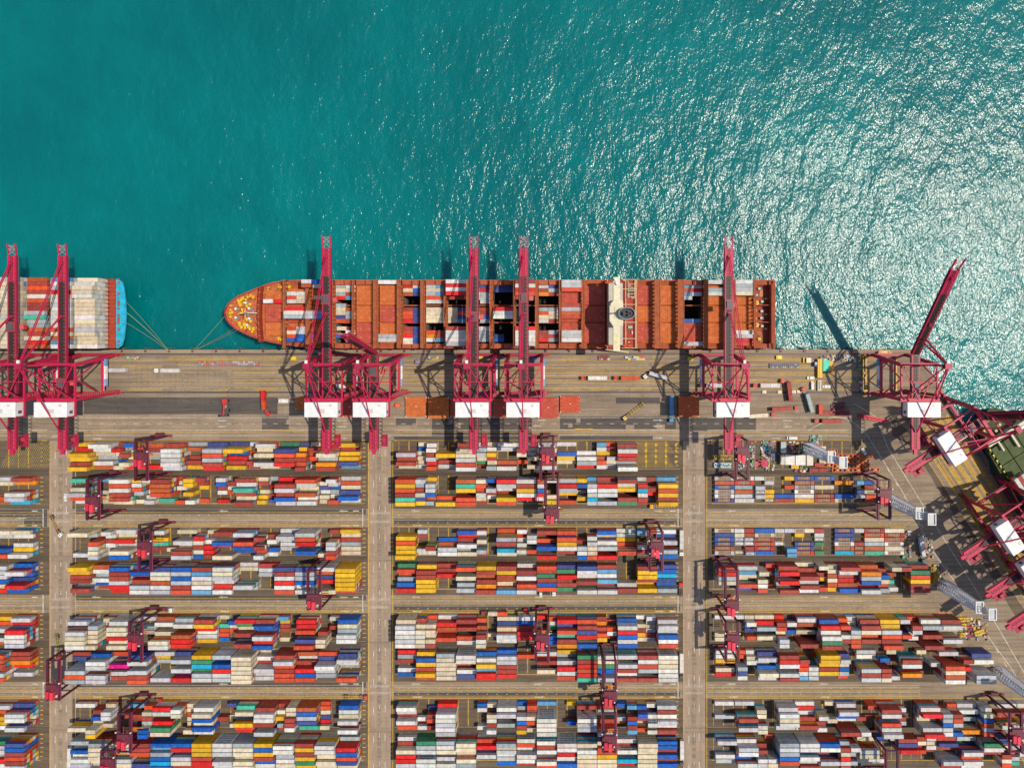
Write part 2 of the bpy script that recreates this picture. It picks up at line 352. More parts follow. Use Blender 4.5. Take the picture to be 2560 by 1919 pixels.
# fenders / bollards along the quay
fm = MB(); fm.box(-.9, .9, -.1, .9, -2.6, -.3, (.05, .05, .055)); fm.box(-2.6, 2.6, .9, 1.15, -3.2, -.8, (.08, .22, .24))
f0 = None
for i in range(32):
    x, y = P(308 + 58.8 * i, QY)
    if i == 0:
        f0 = fm.build('quay_fender', M_PAINT); f0.location = (x, y, 0); o = f0
    else: o = copy_tree(f0); o.location = (x, y, 0)
    tag(o, 'black rubber fender with flat pad on the quay wall edge', 'fender', 'fenders along the quay wall')
bm = MB(); bm.cyl(0, 0, 0, .5, .45, (.12, .05, .04), 10, .3); bm.cyl(0, 0, .5, .75, .75, (.14, .05, .04), 10)
b0 = None
for i in range(32):
    x, y = P(306 + 58.8 * i, 877.5)
    if i == 0: b0 = bm.build('mooring_bollard', M_PAINT); o = b0
    else: o = copy_tree(b0)
    o.location = (x, y, .04); tag(o, 'squat dark mooring bollard on the pale quay edge', 'bollard', 'bollards along the quay edge')
# ---------------------------------------------------------------- containers
# every stack: block, photo column, half-bay slot, six rows from the quay side: colour of the topmost box + tiers ('..' = empty)
YARD = {
 ('A', 0): "",
 ('B', 0): "F0:b3 a1 .. w5 w5 k3|F-2:w2 c2 .. .. o4 n2|F-4:g2 b2 .. c3 w4 b2",
 ('C', 0): "F0:c3 w2 .. w2 y2 w4|F-2:c3 w2 .. .. u3 o4|F-4:w3 w2 b2 .. g3 r4",
 ('D', 0): "F0:u2 w5 u2 v2 r5 u4|F-2:w4 w4 w4 u4 c4 r4|F-4:b4 w4 c4 u4 w4 r4",
 ('E', 0): "F0:w3 r2 r5 w5 w5 w5|F-2:y2 o2 w4 .. w4 o3|F-4:w3 b2 w4 r4 w4 u3",
 ('F', 0): "F0:b3 b3 a3 r2 .. w2|F-2:o5 n5 b5 b4 w5 o5|F-4:o5 b5 b5 b4 r5 w5",
 ('G', 0): "F0:v2 w5 w5 c1 w5 ..|F-2:w3 o3 y4 y4 w4 ..|F-4:w3 u3 y4 y4 k4 ..",
 ('H', 0): "F0:v5 u5 b5 o5 b5 w5|F-2:e4 w4 w4 g3 r4 w4|F-4:e4 w4 b4 w3 o4 w4",
 ('A', 1): "F0:y2 r2 y5 y4 b4 y5|F2:w5 w3 c2 g1 w3 n2|T4:b1 r4 c2 .. u1 c3|T5:u3 g1 b5 c1 c5 r2|T6:.. o2 .. c2 .. r2|F7:n3 b2 w2 g1 .. r2|F9:b3 w5 w5 w5 w5 w4|F11:w1 n2 .. b1 b2 y2|F13:v2 w5 o5 w5 b5 r4|F15:v1 y5 u1 r2 b2 y3|T17:w1 .. o1 .. b3 b1|F18:w4 c3 c5 .. w5 c1|F20:e1 v5 o5 b5 r5 ..|T22:v1 y2 a4 b4 o4 b5|T23:c1 b3 n2 o2 b1 c1|F24:r1 b1 c5 g3 a5 b5|F26:y3 b1 y2 y3 v4 s1",
 ('B', 1): "F0:t4 .. c4 w5 o4 w2|F2:s3 .. .. c2 w2 c2|F4:w5 o5 w5 b5 b5 c3|T6:y4 w4 o4 g3 .. c2|T7:w4 .. b1 w1 w2 w3|F8:b5 n5 n5 o5 .. t1|T10:b1 c1 w2 .. .. o3|T11:y4 y4 .. y4 .. w3|T12:b3 b2 y1 .. .. o1|T14:w3 u3 b2 w2 .. r2|T15:.. b2 c2 o2 .. ..|F16:b4 w3 t5 b4 c3 b5|T18:c2 b2 .. c1 y2 y3|T19:g1 .. r1 .. b1 v2|F20:r2 b5 w5 b4 u5 w4|F22:o5 w4 c2 n5 w3 w4|T24:.. c2 v2 w1 c2 c2|T25:w5 w3 u1 g1 w1 o3|F26:w1 o1 c1 v2 u4 w1",
 ('C', 1): "F0:c5 w1 .. .. .. w3|T2:.. .. o5 w5 c5 w5|T3:w4 w2 b2 w2 w1 ..|F4:w2 c1 r3 w1 c5 u5|T7:.. .. y1 t1 b1 ..|T8:w3 .. y1 t1 b1 ..|T9:.. .. .. .. c2 ..|F10:c2 .. w4 c1 b5 w5|T12:.. r4 c4 b4 c4 u4|T13:c2 .. w3 r4 r4 b4|F14:b4 .. u5 r2 .. c5|F16:w5 u1 o5 u5 v3 ..|T18:.. b5 .. b5 o3 w5|T19:.. b2 w3 .. u2 w2|F20:w1 w4 w1 w1 w1 ..|F22:w5 o5 r5 c1 u5 ..|T24:.. .. .. n1 .. c3|T25:b2 .. w5 w5 b5 o5|F26:y2 c1 b1 g1 c1 c1",
 ('D', 1): "F0:y5 y4 b4 b4 w1 b4|F2:n3 w3 g2 w3 u2 b1|F4:u5 b5 b5 w5 r5 r4|F6:v3 u5 b2 b4 w5 w5|F8:v5 w5 c5 n5 w5 w5|F10:u5 w5 u5 w5 b5 o5|F12:b5 s5 w5 c5 w5 s5|F14:w5 c5 w5 w4 r4 w5|F16:w1 c1 .. .. w5 w2|F18:b2 w2 g2 .. .. ..|F20:v5 b5 w5 r5 w5 o5|F22:v5 w5 g5 u5 w4 w5|F24:w5 n4 v4 r4 .. c5|F26:y6 y6 y6 y6 y6 o4",
 ('E', 1): "F0:w5 g2 w6 c6 c6 w6|T2:.. g5 c5 c5 c5 c6|T3:c3 c2 .. .. w1 ..|F4:w5 c6 c6 r6 c5 c6|F6:w2 .. g2 g2 .. ..|F8:n2 w3 .. c3 c6 w6|F10:g3 w4 .. n5 r5 r5|F12:b4 y4 r3 w2 w2 y2|T14:c1 .. t1 o1 o1 u1|T15:.. u2 w1 o1 .. ..|F16:r4 e3 c2 b4 .. b5|F18:b4 u5 v3 w6 r5 u6|T20:s2 y1 b1 n1 .. c1|F22:r4 r4 o5 .. v5 o6|T24:.. .. .. b3 c5 c5|T25:w2 .. b2 .. .. ..|F26:u4 c4 g4 w5 w5 ..",
 ('F', 1): "F0:b3 v3 u1 w6 o6 g6|F2:u4 w6 w6 .. w6 w6|F4:o3 v1 m5 .. w4 b4|F6:u5 w6 .. w6 b6 o6|F8:w3 y2 g2 .. .. w5|F10:v3 w5 .. w5 u3 r5|F12:y5 e5 k5 e4 w5 w5|F14:w5 v3 u5 r5 w5 w5|F16:c6 c6 c6 c6 c6 c6|F18:c1 w3 b2 w5 w4 w4|F20:b5 w6 o5 b5 o5 o5|F22:n3 w2 b3 r5 u5 o5|F24:o3 v3 w6 w5 g5 ..|F26:v4 w5 c3 g2 .. o5",
 ('G', 1): "F0:w2 .. .. .. c5 ..|T2:.. b3 u4 c3 c6 y6|T3:c2 w4 w4 .. c3 ..|F5:s2 .. b3 b2 .. n3|T7:o3 c4 b4 g4 u6 u6|F8:r4 w4 .. r4 e5 c5|T10:w5 c5 .. .. .. ..|T11:c2 c2 o2 c2 c2 c4|F12:w4 c5 u5 c4 u5 w4|T14:.. .. .. b2 .. ..|T15:v2 b1 .. c1 .. w1|F16:t3 c4 .. y5 o4 r3|F18:b4 w5 w5 b5 .. w5|T20:b2 c3 y4 .. g3 b2|T21:c4 c4 b5 b5 w5 ..|F22:n4 u4 w4 v4 .. t2|T24:o1 o1 c1 v1 r1 c2|F26:u3 w3 c3 w4 .. w4",
 ('H', 1): "F0:g4 .. u4 w3 w4 w4|F2:g5 c5 c5 c5 c4 g3|F4:c5 w5 c4 .. w4 c4|F6:b5 b5 o5 b3 .. v4|F8:u5 s4 g5 u5 k5 u5|F10:u5 r5 w3 w5 c5 b4|F12:y5 y5 y5 b5 r5 r4|F14:W5 w5 w5 c3 w5 w4|F16:g5 c5 c5 c4 c5 c5|F18:y5 u5 y5 b5 u4 w4|F20:W6 W6 o3 g4 w4 c4|F22:b5 y5 b5 y5 e5 y4|F24:W6 W6 c4 c4 c5 c4|F26:g2 r5 u5 o5 v5 c4",
 ('A', 2): "F0:.. .. w4 b3 b4 c1|T2:c1 u1 c1 c2 c1 w1|T3:w3 w4 b4 w4 r3 o4|F4:.. .. y5 .. b1 w1|F6:b2 c5 c5 w5 o5 w5|T8:w2 g3 w4 c3 e1 b1|T9:c1 w2 y4 b3 c2 g4|F10:w2 w2 .. .. n2 w4|T12:w2 b4 c4 .. o1 ..|T13:w2 c2 w2 c3 .. c2|F14:w2 w4 o3 .. b3 w3|F16:w1 .. u3 y2 c1 ..|F18:.. .. w1 w3 g3 r1|T20:s2 w2 y1 n2 o2 w2|T21:o1 b2 y1 w3 c1 w1|F22:b4 w5 r4 b4 g1 w5",
 ('B', 2): "F0:o5 y5 o5 b5 t5 y5|T2:w5 g4 b4 c5 v4 y4|T3:y2 w5 w5 u5 n3 w4|F4:.. .. .. .. o3 y5|F6:n5 t5 y5 .. o5 o5|T8:c5 o5 o4 w5 c4 b3|T9:u4 .. w5 b2 w2 ..|F10:r5 w5 w3 b1 y5 o4|F12:w5 b5 y5 w5 r4 ..|T14:o5 w5 u5 r5 w4 b2|T15:w4 .. .. .. c2 y3|F16:w4 r5 w5 y3 .. o3|T18:y4 u5 o1 c1 y4 ..|T19:s2 w5 w5 w5 k5 w4|F20:b2 r5 w5 w5 .. w4|F22:b5 c4 y4 .. b5 e4|T24:w2 r5 k5 w5 b5 b4|T25:b2 b1 b4 r3 .. ..|F26:s2 y5 o5 y5 b4 y5",
 ('C', 2): "F0:.. y4 o4 y4 y4 y5|T2:w2 b2 .. .. w3 c1|T3:.. .. .. b5 .. w1|F4:.. .. u1 n1 w2 w2|F6:u3 r1 b1 w3 g1 c2|T8:w3 .. c3 .. g4 b2|F10:o1 w5 b5 .. k3 c2|T12:w2 r1 w1 w2 w4 ..|T13:.. w3 w3 .. o4 ..|F14:b3 .. o2 u5 b1 r5|F16:o3 o5 y5 w5 b4 ..|T18:.. .. b3 w5 w5 u5|T19:.. w4 w5 c5 c5 o5|F20:u3 c1 w4 w5 .. r5|F22:w1 w1 y1 o1 o5 ..|T24:s3 .. .. w4 b4 ..|T25:o2 .. w3 b5 w5 ..|F26:w2 u1 w4 .. g4 u4",
 ('D', 2): "F0:e2 o3 o1 g2 u3 r4|F2:y3 b4 b4 y4 y4 y4|F4:b2 b2 r3 .. .. ..|F6:o5 .. c5 .. g3 w4|F8:y4 b4 n3 b4 a4 b5|F10:b4 y4 b4 n2 c2 s5|F12:w2 b4 w5 g1 o4 w5|F14:o4 b3 e3 b3 u3 o3|F16:v3 e3 r4 b3 b3 e3|F18:v4 w4 w3 b5 .. w5|F20:b3 s3 w3 s4 b2 w5|F22:.. .. .. .. w3 b4|F24:b4 y4 y4 b3 y1 y4|F26:v3 u3 k3 v3 u2 g4",
 ('E', 2): "F0:c4 w5 w5 w5 w5 w5|T2:b3 c4 c5 w5 c5 c5|T3:o1 c4 c5 c4 c5 b5|F4:w1 r3 n3 b1 o4 ..|F6:b4 b1 b3 .. o3 w3|T8:o3 .. n2 b5 w5 c5|T9:.. .. .. .. c1 ..|F10:c2 v2 c3 w5 w4 w2|F12:w2 u2 b2 r3 r3 ..|T14:r1 .. .. b2 c2 w2|T15:o2 w2 e2 .. u3 u3|F16:r4 v3 o5 t4 b5 a5|F18:o4 b5 v5 r5 g2 u5|T20:b2 a2 b3 o4 y4 ..|T21:.. b1 o3 w3 b2 ..|F22:u3 w5 r5 u5 w5 u5|T24:w1 .. c1 b1 y1 c1|T25:w2 w1 c1 w1 b1 w1|F26:w4 w5 w4 u5 w5 o5",
 ('F', 2): "F0:r2 g2 b2 .. w2 u2|F2:y3 u4 y4 b4 y5 n4|F4:g4 c4 c4 c4 c4 c4|F6:W5 W5 .. b1 w3 v3|F8:u3 w4 y5 s4 r5 r4|F10:u2 w3 w3 b3 b3 r3|F12:.. o2 .. .. .. ..|F14:w3 n1 b3 .. c3 ..|F16:y2 g1 w3 r4 w4 o4|F18:e5 b5 r5 n5 r5 t5|F20:W5 c5 e5 u5 u3 w5|F22:w5 u2 w5 b5 w4 b5|F24:b5 w5 o5 g5 b2 b5|F26:W5 c5 c5 w5 w5 W5",
 ('G', 2): "F0:W4 w3 b2 w4 w2 o2|T2:.. .. .. w2 .. w2|T3:.. v1 b3 o3 .. b2|F4:r2 w5 w5 w5 w5 w5|T8:u2 w2 .. .. .. w2|T9:c2 .. c3 w3 b3 w4|F10:w4 w5 .. .. g3 ..|T12:u1 g1 w4 u4 b4 y4|T13:o3 b2 c4 o4 .. c3|F14:s1 .. W5 W5 W5 W5|T17:y1 .. .. .. u2 ..|F18:b3 r1 W5 w5 w5 ..|F20:b3 g2 .. b3 o5 w5|T22:u2 .. .. w2 a1 ..|T23:s3 .. b4 u4 b4 s4|T24:u3 u5 b4 c3 .. o3|T25:w2 .. w3 W5 .. W4|F26:w3 b3 w3 w4 w3 b4",
 ('H', 2): "F0:w2 b2 c4 r4 r4 w4|F2:e4 g4 w4 v2 W4 w4|F4:g4 W4 c4 .. w3 W4|F6:c5 c5 c4 n3 c4 g4|F8:o3 r4 r2 w4 w2 ..|F10:g5 c4 w4 w3 w3 u3|F12:W3 o3 w2 W4 W4 b3|F14:W4 b4 w4 w2 W5 o4|F16:W5 W5 u3 r3 w3 u4|F18:c5 W3 w4 c4 c4 c4|F20:W4 o5 o4 y4 c4 c4|F22:w3 b2 W4 v2 k4 r3|F24:c5 c5 c4 c4 c4 c4|F26:u4 u4 b3 u4 b3 u4",
 ('B', 3): "F0:w1 n1 u1 w1 w1 v1|F2:w1 r1 g1 n1 w1 w1|T4:w1 .. w2 w2 w2 ..|T5:c1 w1 .. y1 y1 c1|F6:.. .. .. .. u1 b1|T7:y1 .. o1 .. .. ..|F8:u1 n1 g1 w1 w1 y1|F10:u1 .. c1 .. b1 b1|F12:.. a1 .. .. u1 c1|T14:.. s1 .. v1 w2 ..|T15:.. u1 b1 c1 o2 b1",
 ('C', 3): "F0:c1 v1 u1 v1 n1 w1|T2:w1 c1 w1 w1 .. c1|T3:b1 b1 w1 w1 b1 w2|F4:u1 c1 b1 o1 r1 u1|T6:w1 c1 .. w1 .. ..|T7:w1 .. .. .. s3 s3|T8:w1 y1 .. .. .. ..|T9:c1 .. .. .. .. ..|F8:.. .. .. v1 v1 r1|T10:b1 w1 w1 e1 .. e1|F12:v1 v1 v1 w1 n1 k1|T14:w1 .. .. b1 b1 b1|F15:b1 o1 c1 g1 n1 t1|F17:c1 b1 o1 w1 c1 w1",
 ('D', 3): "F0:b5 r5 g5 c5 .. ..|F2:w4 s4 c3 c1 o4 u2|T4:.. c5 .. c4 w4 o4|T5:o2 r1 .. .. .. b1|F6:b4 r5 u1 r5 w2 b5|F8:c1 b2 b5 w4 b5 w4|T10:c4 .. b2 y2 .. o3|T11:c3 c3 n3 c3 o3 y3|F12:b5 w4 b3 r3 n3 u4|F14:n3 a5 w5 u5 b2 w5|T16:.. b2 u4 c4 o3 g4|T17:c5 .. b2 .. t1 w3|T18:b5 .. .. .. .. ..|F19:b3 e4 o4 y4 b4 b4",
 ('E', 3): "F0:w1 .. .. .. c1 c1|T2:w1 .. .. .. .. ..|T3:c1 w3 u1 v1 o3 ..|F4:c1 r2 g3 .. c3 ..|T6:r1 b3 o3 c2 w5 w5|T7:.. w3 .. u2 .. ..|F8:w3 n3 .. c2 .. b5|F10:u4 r5 w5 w6 e6 b6|T12:o3 o5 .. w5 b5 ..|T13:w2 c2 g5 c5 o5 o5|F14:b4 b5 c5 n4 b5 ..|F16:y4 y4 w5 o5 b5 o6|T18:w4 .. .. o5 .. ..|T19:o2 b5 w5 c3 w3 ..|F20:w4 g5 .. b5 .. b6|F22:b4 w5 c3 .. w5 ..",
 ('F', 3): "F0:w2 w2 y2 .. c2 r2|T2:o2 o2 .. g4 v4 w4|T3:w2 c3 w3 .. .. ..|F4:v3 w4 w2 u3 c5 w4|F6:b5 r5 w5 u1 w5 b5|T8:.. b5 r4 o4 w4 s4|T9:.. .. .. w4 w4 w4|F10:y5 y5 y4 b4 y4 w1|T12:v4 w5 c4 u4 g4 o3|F14:w2 w2 .. w5 b5 w5|T16:.. u4 .. b5 b5 c5|T17:c2 .. .. .. .. w4|F18:.. b5 w5 .. a5 ..|T20:c2 .. w1 .. .. b1|T21:.. .. w4 .. .. ..|F22:w3 .. o6 c6 n6 w6|T24:.. b5 .. r4 .. ..|F25:v4 w5 c3 .. w6 w6",
 ('G', 3): "F0:w1 .. .. w1 .. ..|F2:w1 .. b5 .. w5 ..|T4:.. c3 c3 .. w4 c4|F6:w4 w5 c5 w5 .. w2|F8:w1 r1 w1 b2 b4 w2|T10:.. .. w4 .. b2 w3|T11:c1 .. .. c3 .. ..|F12:w2 w4 u3 w2 .. b5|T14:.. .. .. b2 .. w5|T15:o3 .. .. b1 .. ..|F16:b5 w5 .. o5 w5 w6|T18:.. w2 .. b2 w2 ..|F20:w4 r5 w3 c2 w5 r6|T22:.. w5 w5 u5 w5 w5|T23:o2 b5 o5 w5 .. u5|F24:w2 w3 .. g2 .. a4|T26:w4 c5 u5 o5 w5 o5|F28:w2 .. b2 .. w4 ..|F30:w2 .. o3 .. y3 w3",
 ('H', 3): "F0:w4 .. .. .. w2 w2|F2:w3 w5 w5 b2 u2 w4|T4:.. b3 b4 .. w4 w4|T5:o1 .. .. .. w4 c4|F6:g5 w5 g5 u5 o5 v2|F8:w5 w5 .. w5 w4 b5|F10:u5 w5 .. b2 w5 n3|T12:g4 b5 c5 r5 w5 o5|T13:.. w5 .. g3 .. w3|F14:c2 .. w4 c4 .. w2|T16:u2 .. .. .. .. w2|T17:w2 .. .. .. .. ..|F18:b3 v3 r4 .. .. ..|T20:b2 c2 b1 o2 .. ..|T21:w2 c2 w2 b1 .. ..|F22:b2 v3 n2 .. w5 b4|F24:w2 .. w5 o4 w5 w4|F26:e5 w5 b4 w2 .. ..|T28:v3 c4 .. b4 c4 o4|T29:.. w4 .. o2 w3 t3|F30:w3 .. u4 w3 .. ..",
}
ORIG = {0: (48, 25.0), 1: (201, 25.15), 2: (998, 24.62), 3: (1784, 24.85)}
FONT = {'M': ["10001", "11011", "10101", "10001", "10001"], 'A': ["01110", "10001", "11111", "10001", "10001"], 'E': ["11111", "10000", "11110", "10000", "11111"],
        'R': ["11110", "10001", "11110", "10010", "10001"], 'S': ["01111", "10000", "01110", "00001", "11110"], 'K': ["10010", "10100", "11000", "10100", "10010"]}
def letters(mb, L, y, sgn, z0, word="MAERSK"):
    """lettering and square emblem painted on one long side; sgn = +1 for the side facing +y"""
    px = .21; x = 0.0
    def q(a, b, z, w, h, c):
        xa, xb = (-a, -(a + w)) if sgn > 0 else (a, a + w)
        p = [(xa, y, z), (xb, y, z), (xb, y, z + h), (xa, y, z + h)]
        mb.poly(p, c)
    x0 = -L * .22
    for ch in word:
        for r, row in enumerate(FONT[ch]):
            for k, bit in enumerate(row):
                if bit == '1': q(x0 + k * px, 0, z0 + 1.75 - r * .26, px, .26, (.02, .12, .35))
        x0 += px * 6
    q(-L * .36, 0, z0 + .75, 1.3, 1.25, (.02, .35, .62))
def container_geo(mb, L, c, Mx=None, lite=False, Hh=2.59, ltr=False, opentop=False):
    """body with corner posts, top rails and (at one end) doors; centred, base z = 0"""
    W2 = 1.219; l = L / 2
    def b(*a): mb.box(*a[:6], a[6], Mx)
    rc = tuple(x * .82 for x in c)
    b(-l + .05, l - .05, -W2 + .04, W2 - .04, .06, Hh - .05, c)
    if lite: return
    b(-l, l, W2 - .08, W2, Hh - .16, Hh, rc); b(-l, l, -W2, -W2 + .08, Hh - .16, Hh, rc)
    b(-l, -l + .14, -W2 + .08, W2 - .08, Hh - .16, Hh, rc); b(l - .14, l, -W2 + .08, W2 - .08, Hh - .16, Hh, rc)
    for sx in (-1, 1):
        for sy in (-1, 1):
            x0, x1 = sorted((sx * l, sx * (l - .16))); y0, y1 = sorted((sy * W2, sy * (W2 - .14)))
            b(x0, x1, y0, y1, 0, Hh - .17, rc)
    b(-l, l, W2 - .06, W2, 0, .16, rc); b(-l, l, -W2, -W2 + .06, 0, .16, rc)
def open_geo(mb, L, c, Mx=None):
    """open-top box or flat rack: a wooden floor or cargo between painted ends"""
    l = L / 2; W2 = 1.219; wood = (.36, .225, .14)
    e = 2.2 if L > 7 else .5
    mb.box(-l, l, -W2, W2, 0, .5, tuple(x * .8 for x in c), Mx)
    mb.box(-l + e, l - e, -W2 + .3, W2 - .3, .5, 2.1, wood, Mx)
    for s in (-1, 1):
        x0, x1 = sorted((s * l, s * (l - e + .05))); mb.box(x0, x1, -W2 + .02, W2 - .02, .5, 2.5, c, Mx)
        y0, y1 = sorted((s * W2, s * (W2 - .28))); mb.box(-l + e + .05, l - e - .05, y0, y1, .5, 2.4, tuple(x * .8 for x in c), Mx)
    n = int(L // 1.6)
    for k in range(1, n): x = -l + L * k / n; mb.box(x - .06, x + .06, -W2 + .3, W2 - .3, 2.1, 2.2, tuple(x_ * .6 for x_ in wood), Mx)
def tank_geo(mb, L, c, Mx=None):
    """tank container: cylinder inside a frame"""
    l = L / 2; W2 = 1.219; n = 12
    i = len(mb.v)
    for x in (-l + .5, l - .5):
        for k in range(n):
            t = 2 * math.pi * k / n; p = Vector((x, 1.1 * math.cos(t), 1.3 + 1.1 * math.sin(t))); mb.v.append(tuple(Mx @ p) if Mx is not None else tuple(p))
    for k in range(n): j = (k + 1) % n; mb.f.append((i + k, i + j, i + n + j, i + n + k)); mb.c.append(c)
    mb.f.append(tuple(range(i, i + n))); mb.c.append(c); mb.f.append(tuple(range(i + n, i + 2 * n))); mb.c.append(c)
    for s in (-1, 1):
        for q in ((s * l, -W2, 0, s * (l - .18), -W2 + .18, 2.59), (s * l, W2 - .18, 0, s * (l - .18), W2, 2.59), (s * l, -W2 + .18, 2.41, s * (l - .18), W2 - .18, 2.59), (s * l, -W2 + .18, 0, s * (l - .18), W2 - .18, .18)):
            x0, x1 = sorted((q[0], q[3])); mb.box(x0, x1, q[1], q[4], q[2], q[5], tuple(v * .8 for v in c), Mx)
        mb.box(-l + .18, l - .18, *sorted((s * W2, s * (W2 - .16))), 0, .16, tuple(v * .8 for v in c), Mx)
    mb.box(-.7, .7, -.25, .25, 2.41, 2.5, tuple(v * .6 for v in c), Mx)
def door_geo(mb, L, c):
    l = L / 2
    mb.box(l - .03, l + .03, -1.03, -.015, .15, 2.4, tuple(x * .92 for x in c)); mb.box(l - .03, l + .03, .015, 1.03, .15, 2.4, tuple(x * .92 for x in c))
    for y in (-.78, -.28, .28, .78): mb.box(l + .03, l + .07, y - .03, y + .03, .15, 2.4, (.35, .35, .35))
    mb.box(l + .035, l + .06, .12, .5, 1.35, 2.0, tuple(min(.8, x + .3) for x in c))
CONT = []      # dict(x, y, z, L, rz, c, lab, score)
def addc(x, y, z, L, col, lab, score, rz=0.0, marked=False, kind='box'):
    CONT.append(dict(x=x, y=y, z=z, L=L, rz=rz, col=col, lab=lab, score=score, ltr=(col == 'W'), kind=kind))
UNDER = "wwwwwwcccbbbbnoorrgyyuvsket"
BLN = dict(A='first', B='second', C='third', D='fourth', E='fifth', F='sixth', G='seventh', H='eighth')
COLN = {0: 'leftmost yard column', 1: 'second yard column', 2: 'middle yard column', 3: 'right yard column'}
ORDN = ['first', 'second', 'third', 'fourth', 'fifth', 'sixth']
RR = random.Random(11)
for (blk, ci), txt in YARD.items():
    if not txt: continue
    cells = {}
    items = []
    for part in txt.split('|'):
        head, rows = part.split(':'); s = int(head[1:]); ln = 2 if head[0] == 'F' else 1
        for r, t in enumerate(rows.split()):
            if t == '..': continue
            h = int(t[1]); items.append((s, ln, r, t[0], h))
            for k in range(ln): cells[(s + k, r)] = max(h, cells.get((s + k, r), 0))
    x00, pit = ORIG[ci]; ys = YS[blk]
    for s, ln, r, col, h in items:
        gx = x00 + pit * (s + ln / 2.0) + (RR.random() - .5) * .6; gy = ys + 11 * (r + .5) + (RR.random() - .5) * .3
        L = 12.19 if ln == 2 else 6.06
        X, Y = P(gx, gy)
        same = RR.random() < (.75 if col in 'ycW' and h >= 4 else .3)
        hn = cells.get((s, r - 1), 0)
        inner = -1 if gx > NX else 1
        he = cells.get((s + ln if inner == 1 else s - 1, r), 0)
        for k in range(h):
            cc = col if (k == h - 1 or same) else RR.choice(UNDER)
            z = k * 2.61 + .06
            sc = 0.0
            zt = z + 2.6; kk = (H / (H - zt)) ** 2
            if k == h - 1: sc += L * 2.44
            if k >= hn: sc += L * 2.6 * abs(gy - NY) * M0 / H
            if k >= he: sc += 2.44 * 2.6 * abs(gx - NX) * M0 / H
            sc *= kk
            if gx < 10 or gx > 2510 or (ys + 11 * r) > 1878: sc *= .5
            tier = 'topping its stack' if k == h - 1 else ('second from the top' if k == h - 2 else 'low in its stack' if k == 0 else 'tier %d up' % (k + 1))
            if h == 1: tier = 'on the ground'
            size = 'long' if ln == 2 else 'short'
            kind = 'box'
            if ci == 3 and blk in 'BC':
                if ln == 1 and cc in 'wyc' and r > 1 and RR.random() < .55: kind = 'tank'
                elif cc in 'wunbgrcvok' and RR.random() < (.6 if ln == 2 else .3) and h == 1: kind = 'open'
            kw = {'box': '', 'tank': 'tank ', 'open': 'open-topped '}[kind]
            lab = f"{CNAME[cc]} {kw}{size} container {tier}, row {r+1}, bay {s+1}, {BLN[blk]} block, {COLN[ci]}"
            addc(X, Y, z, L, cc, lab, sc, kind=kind)
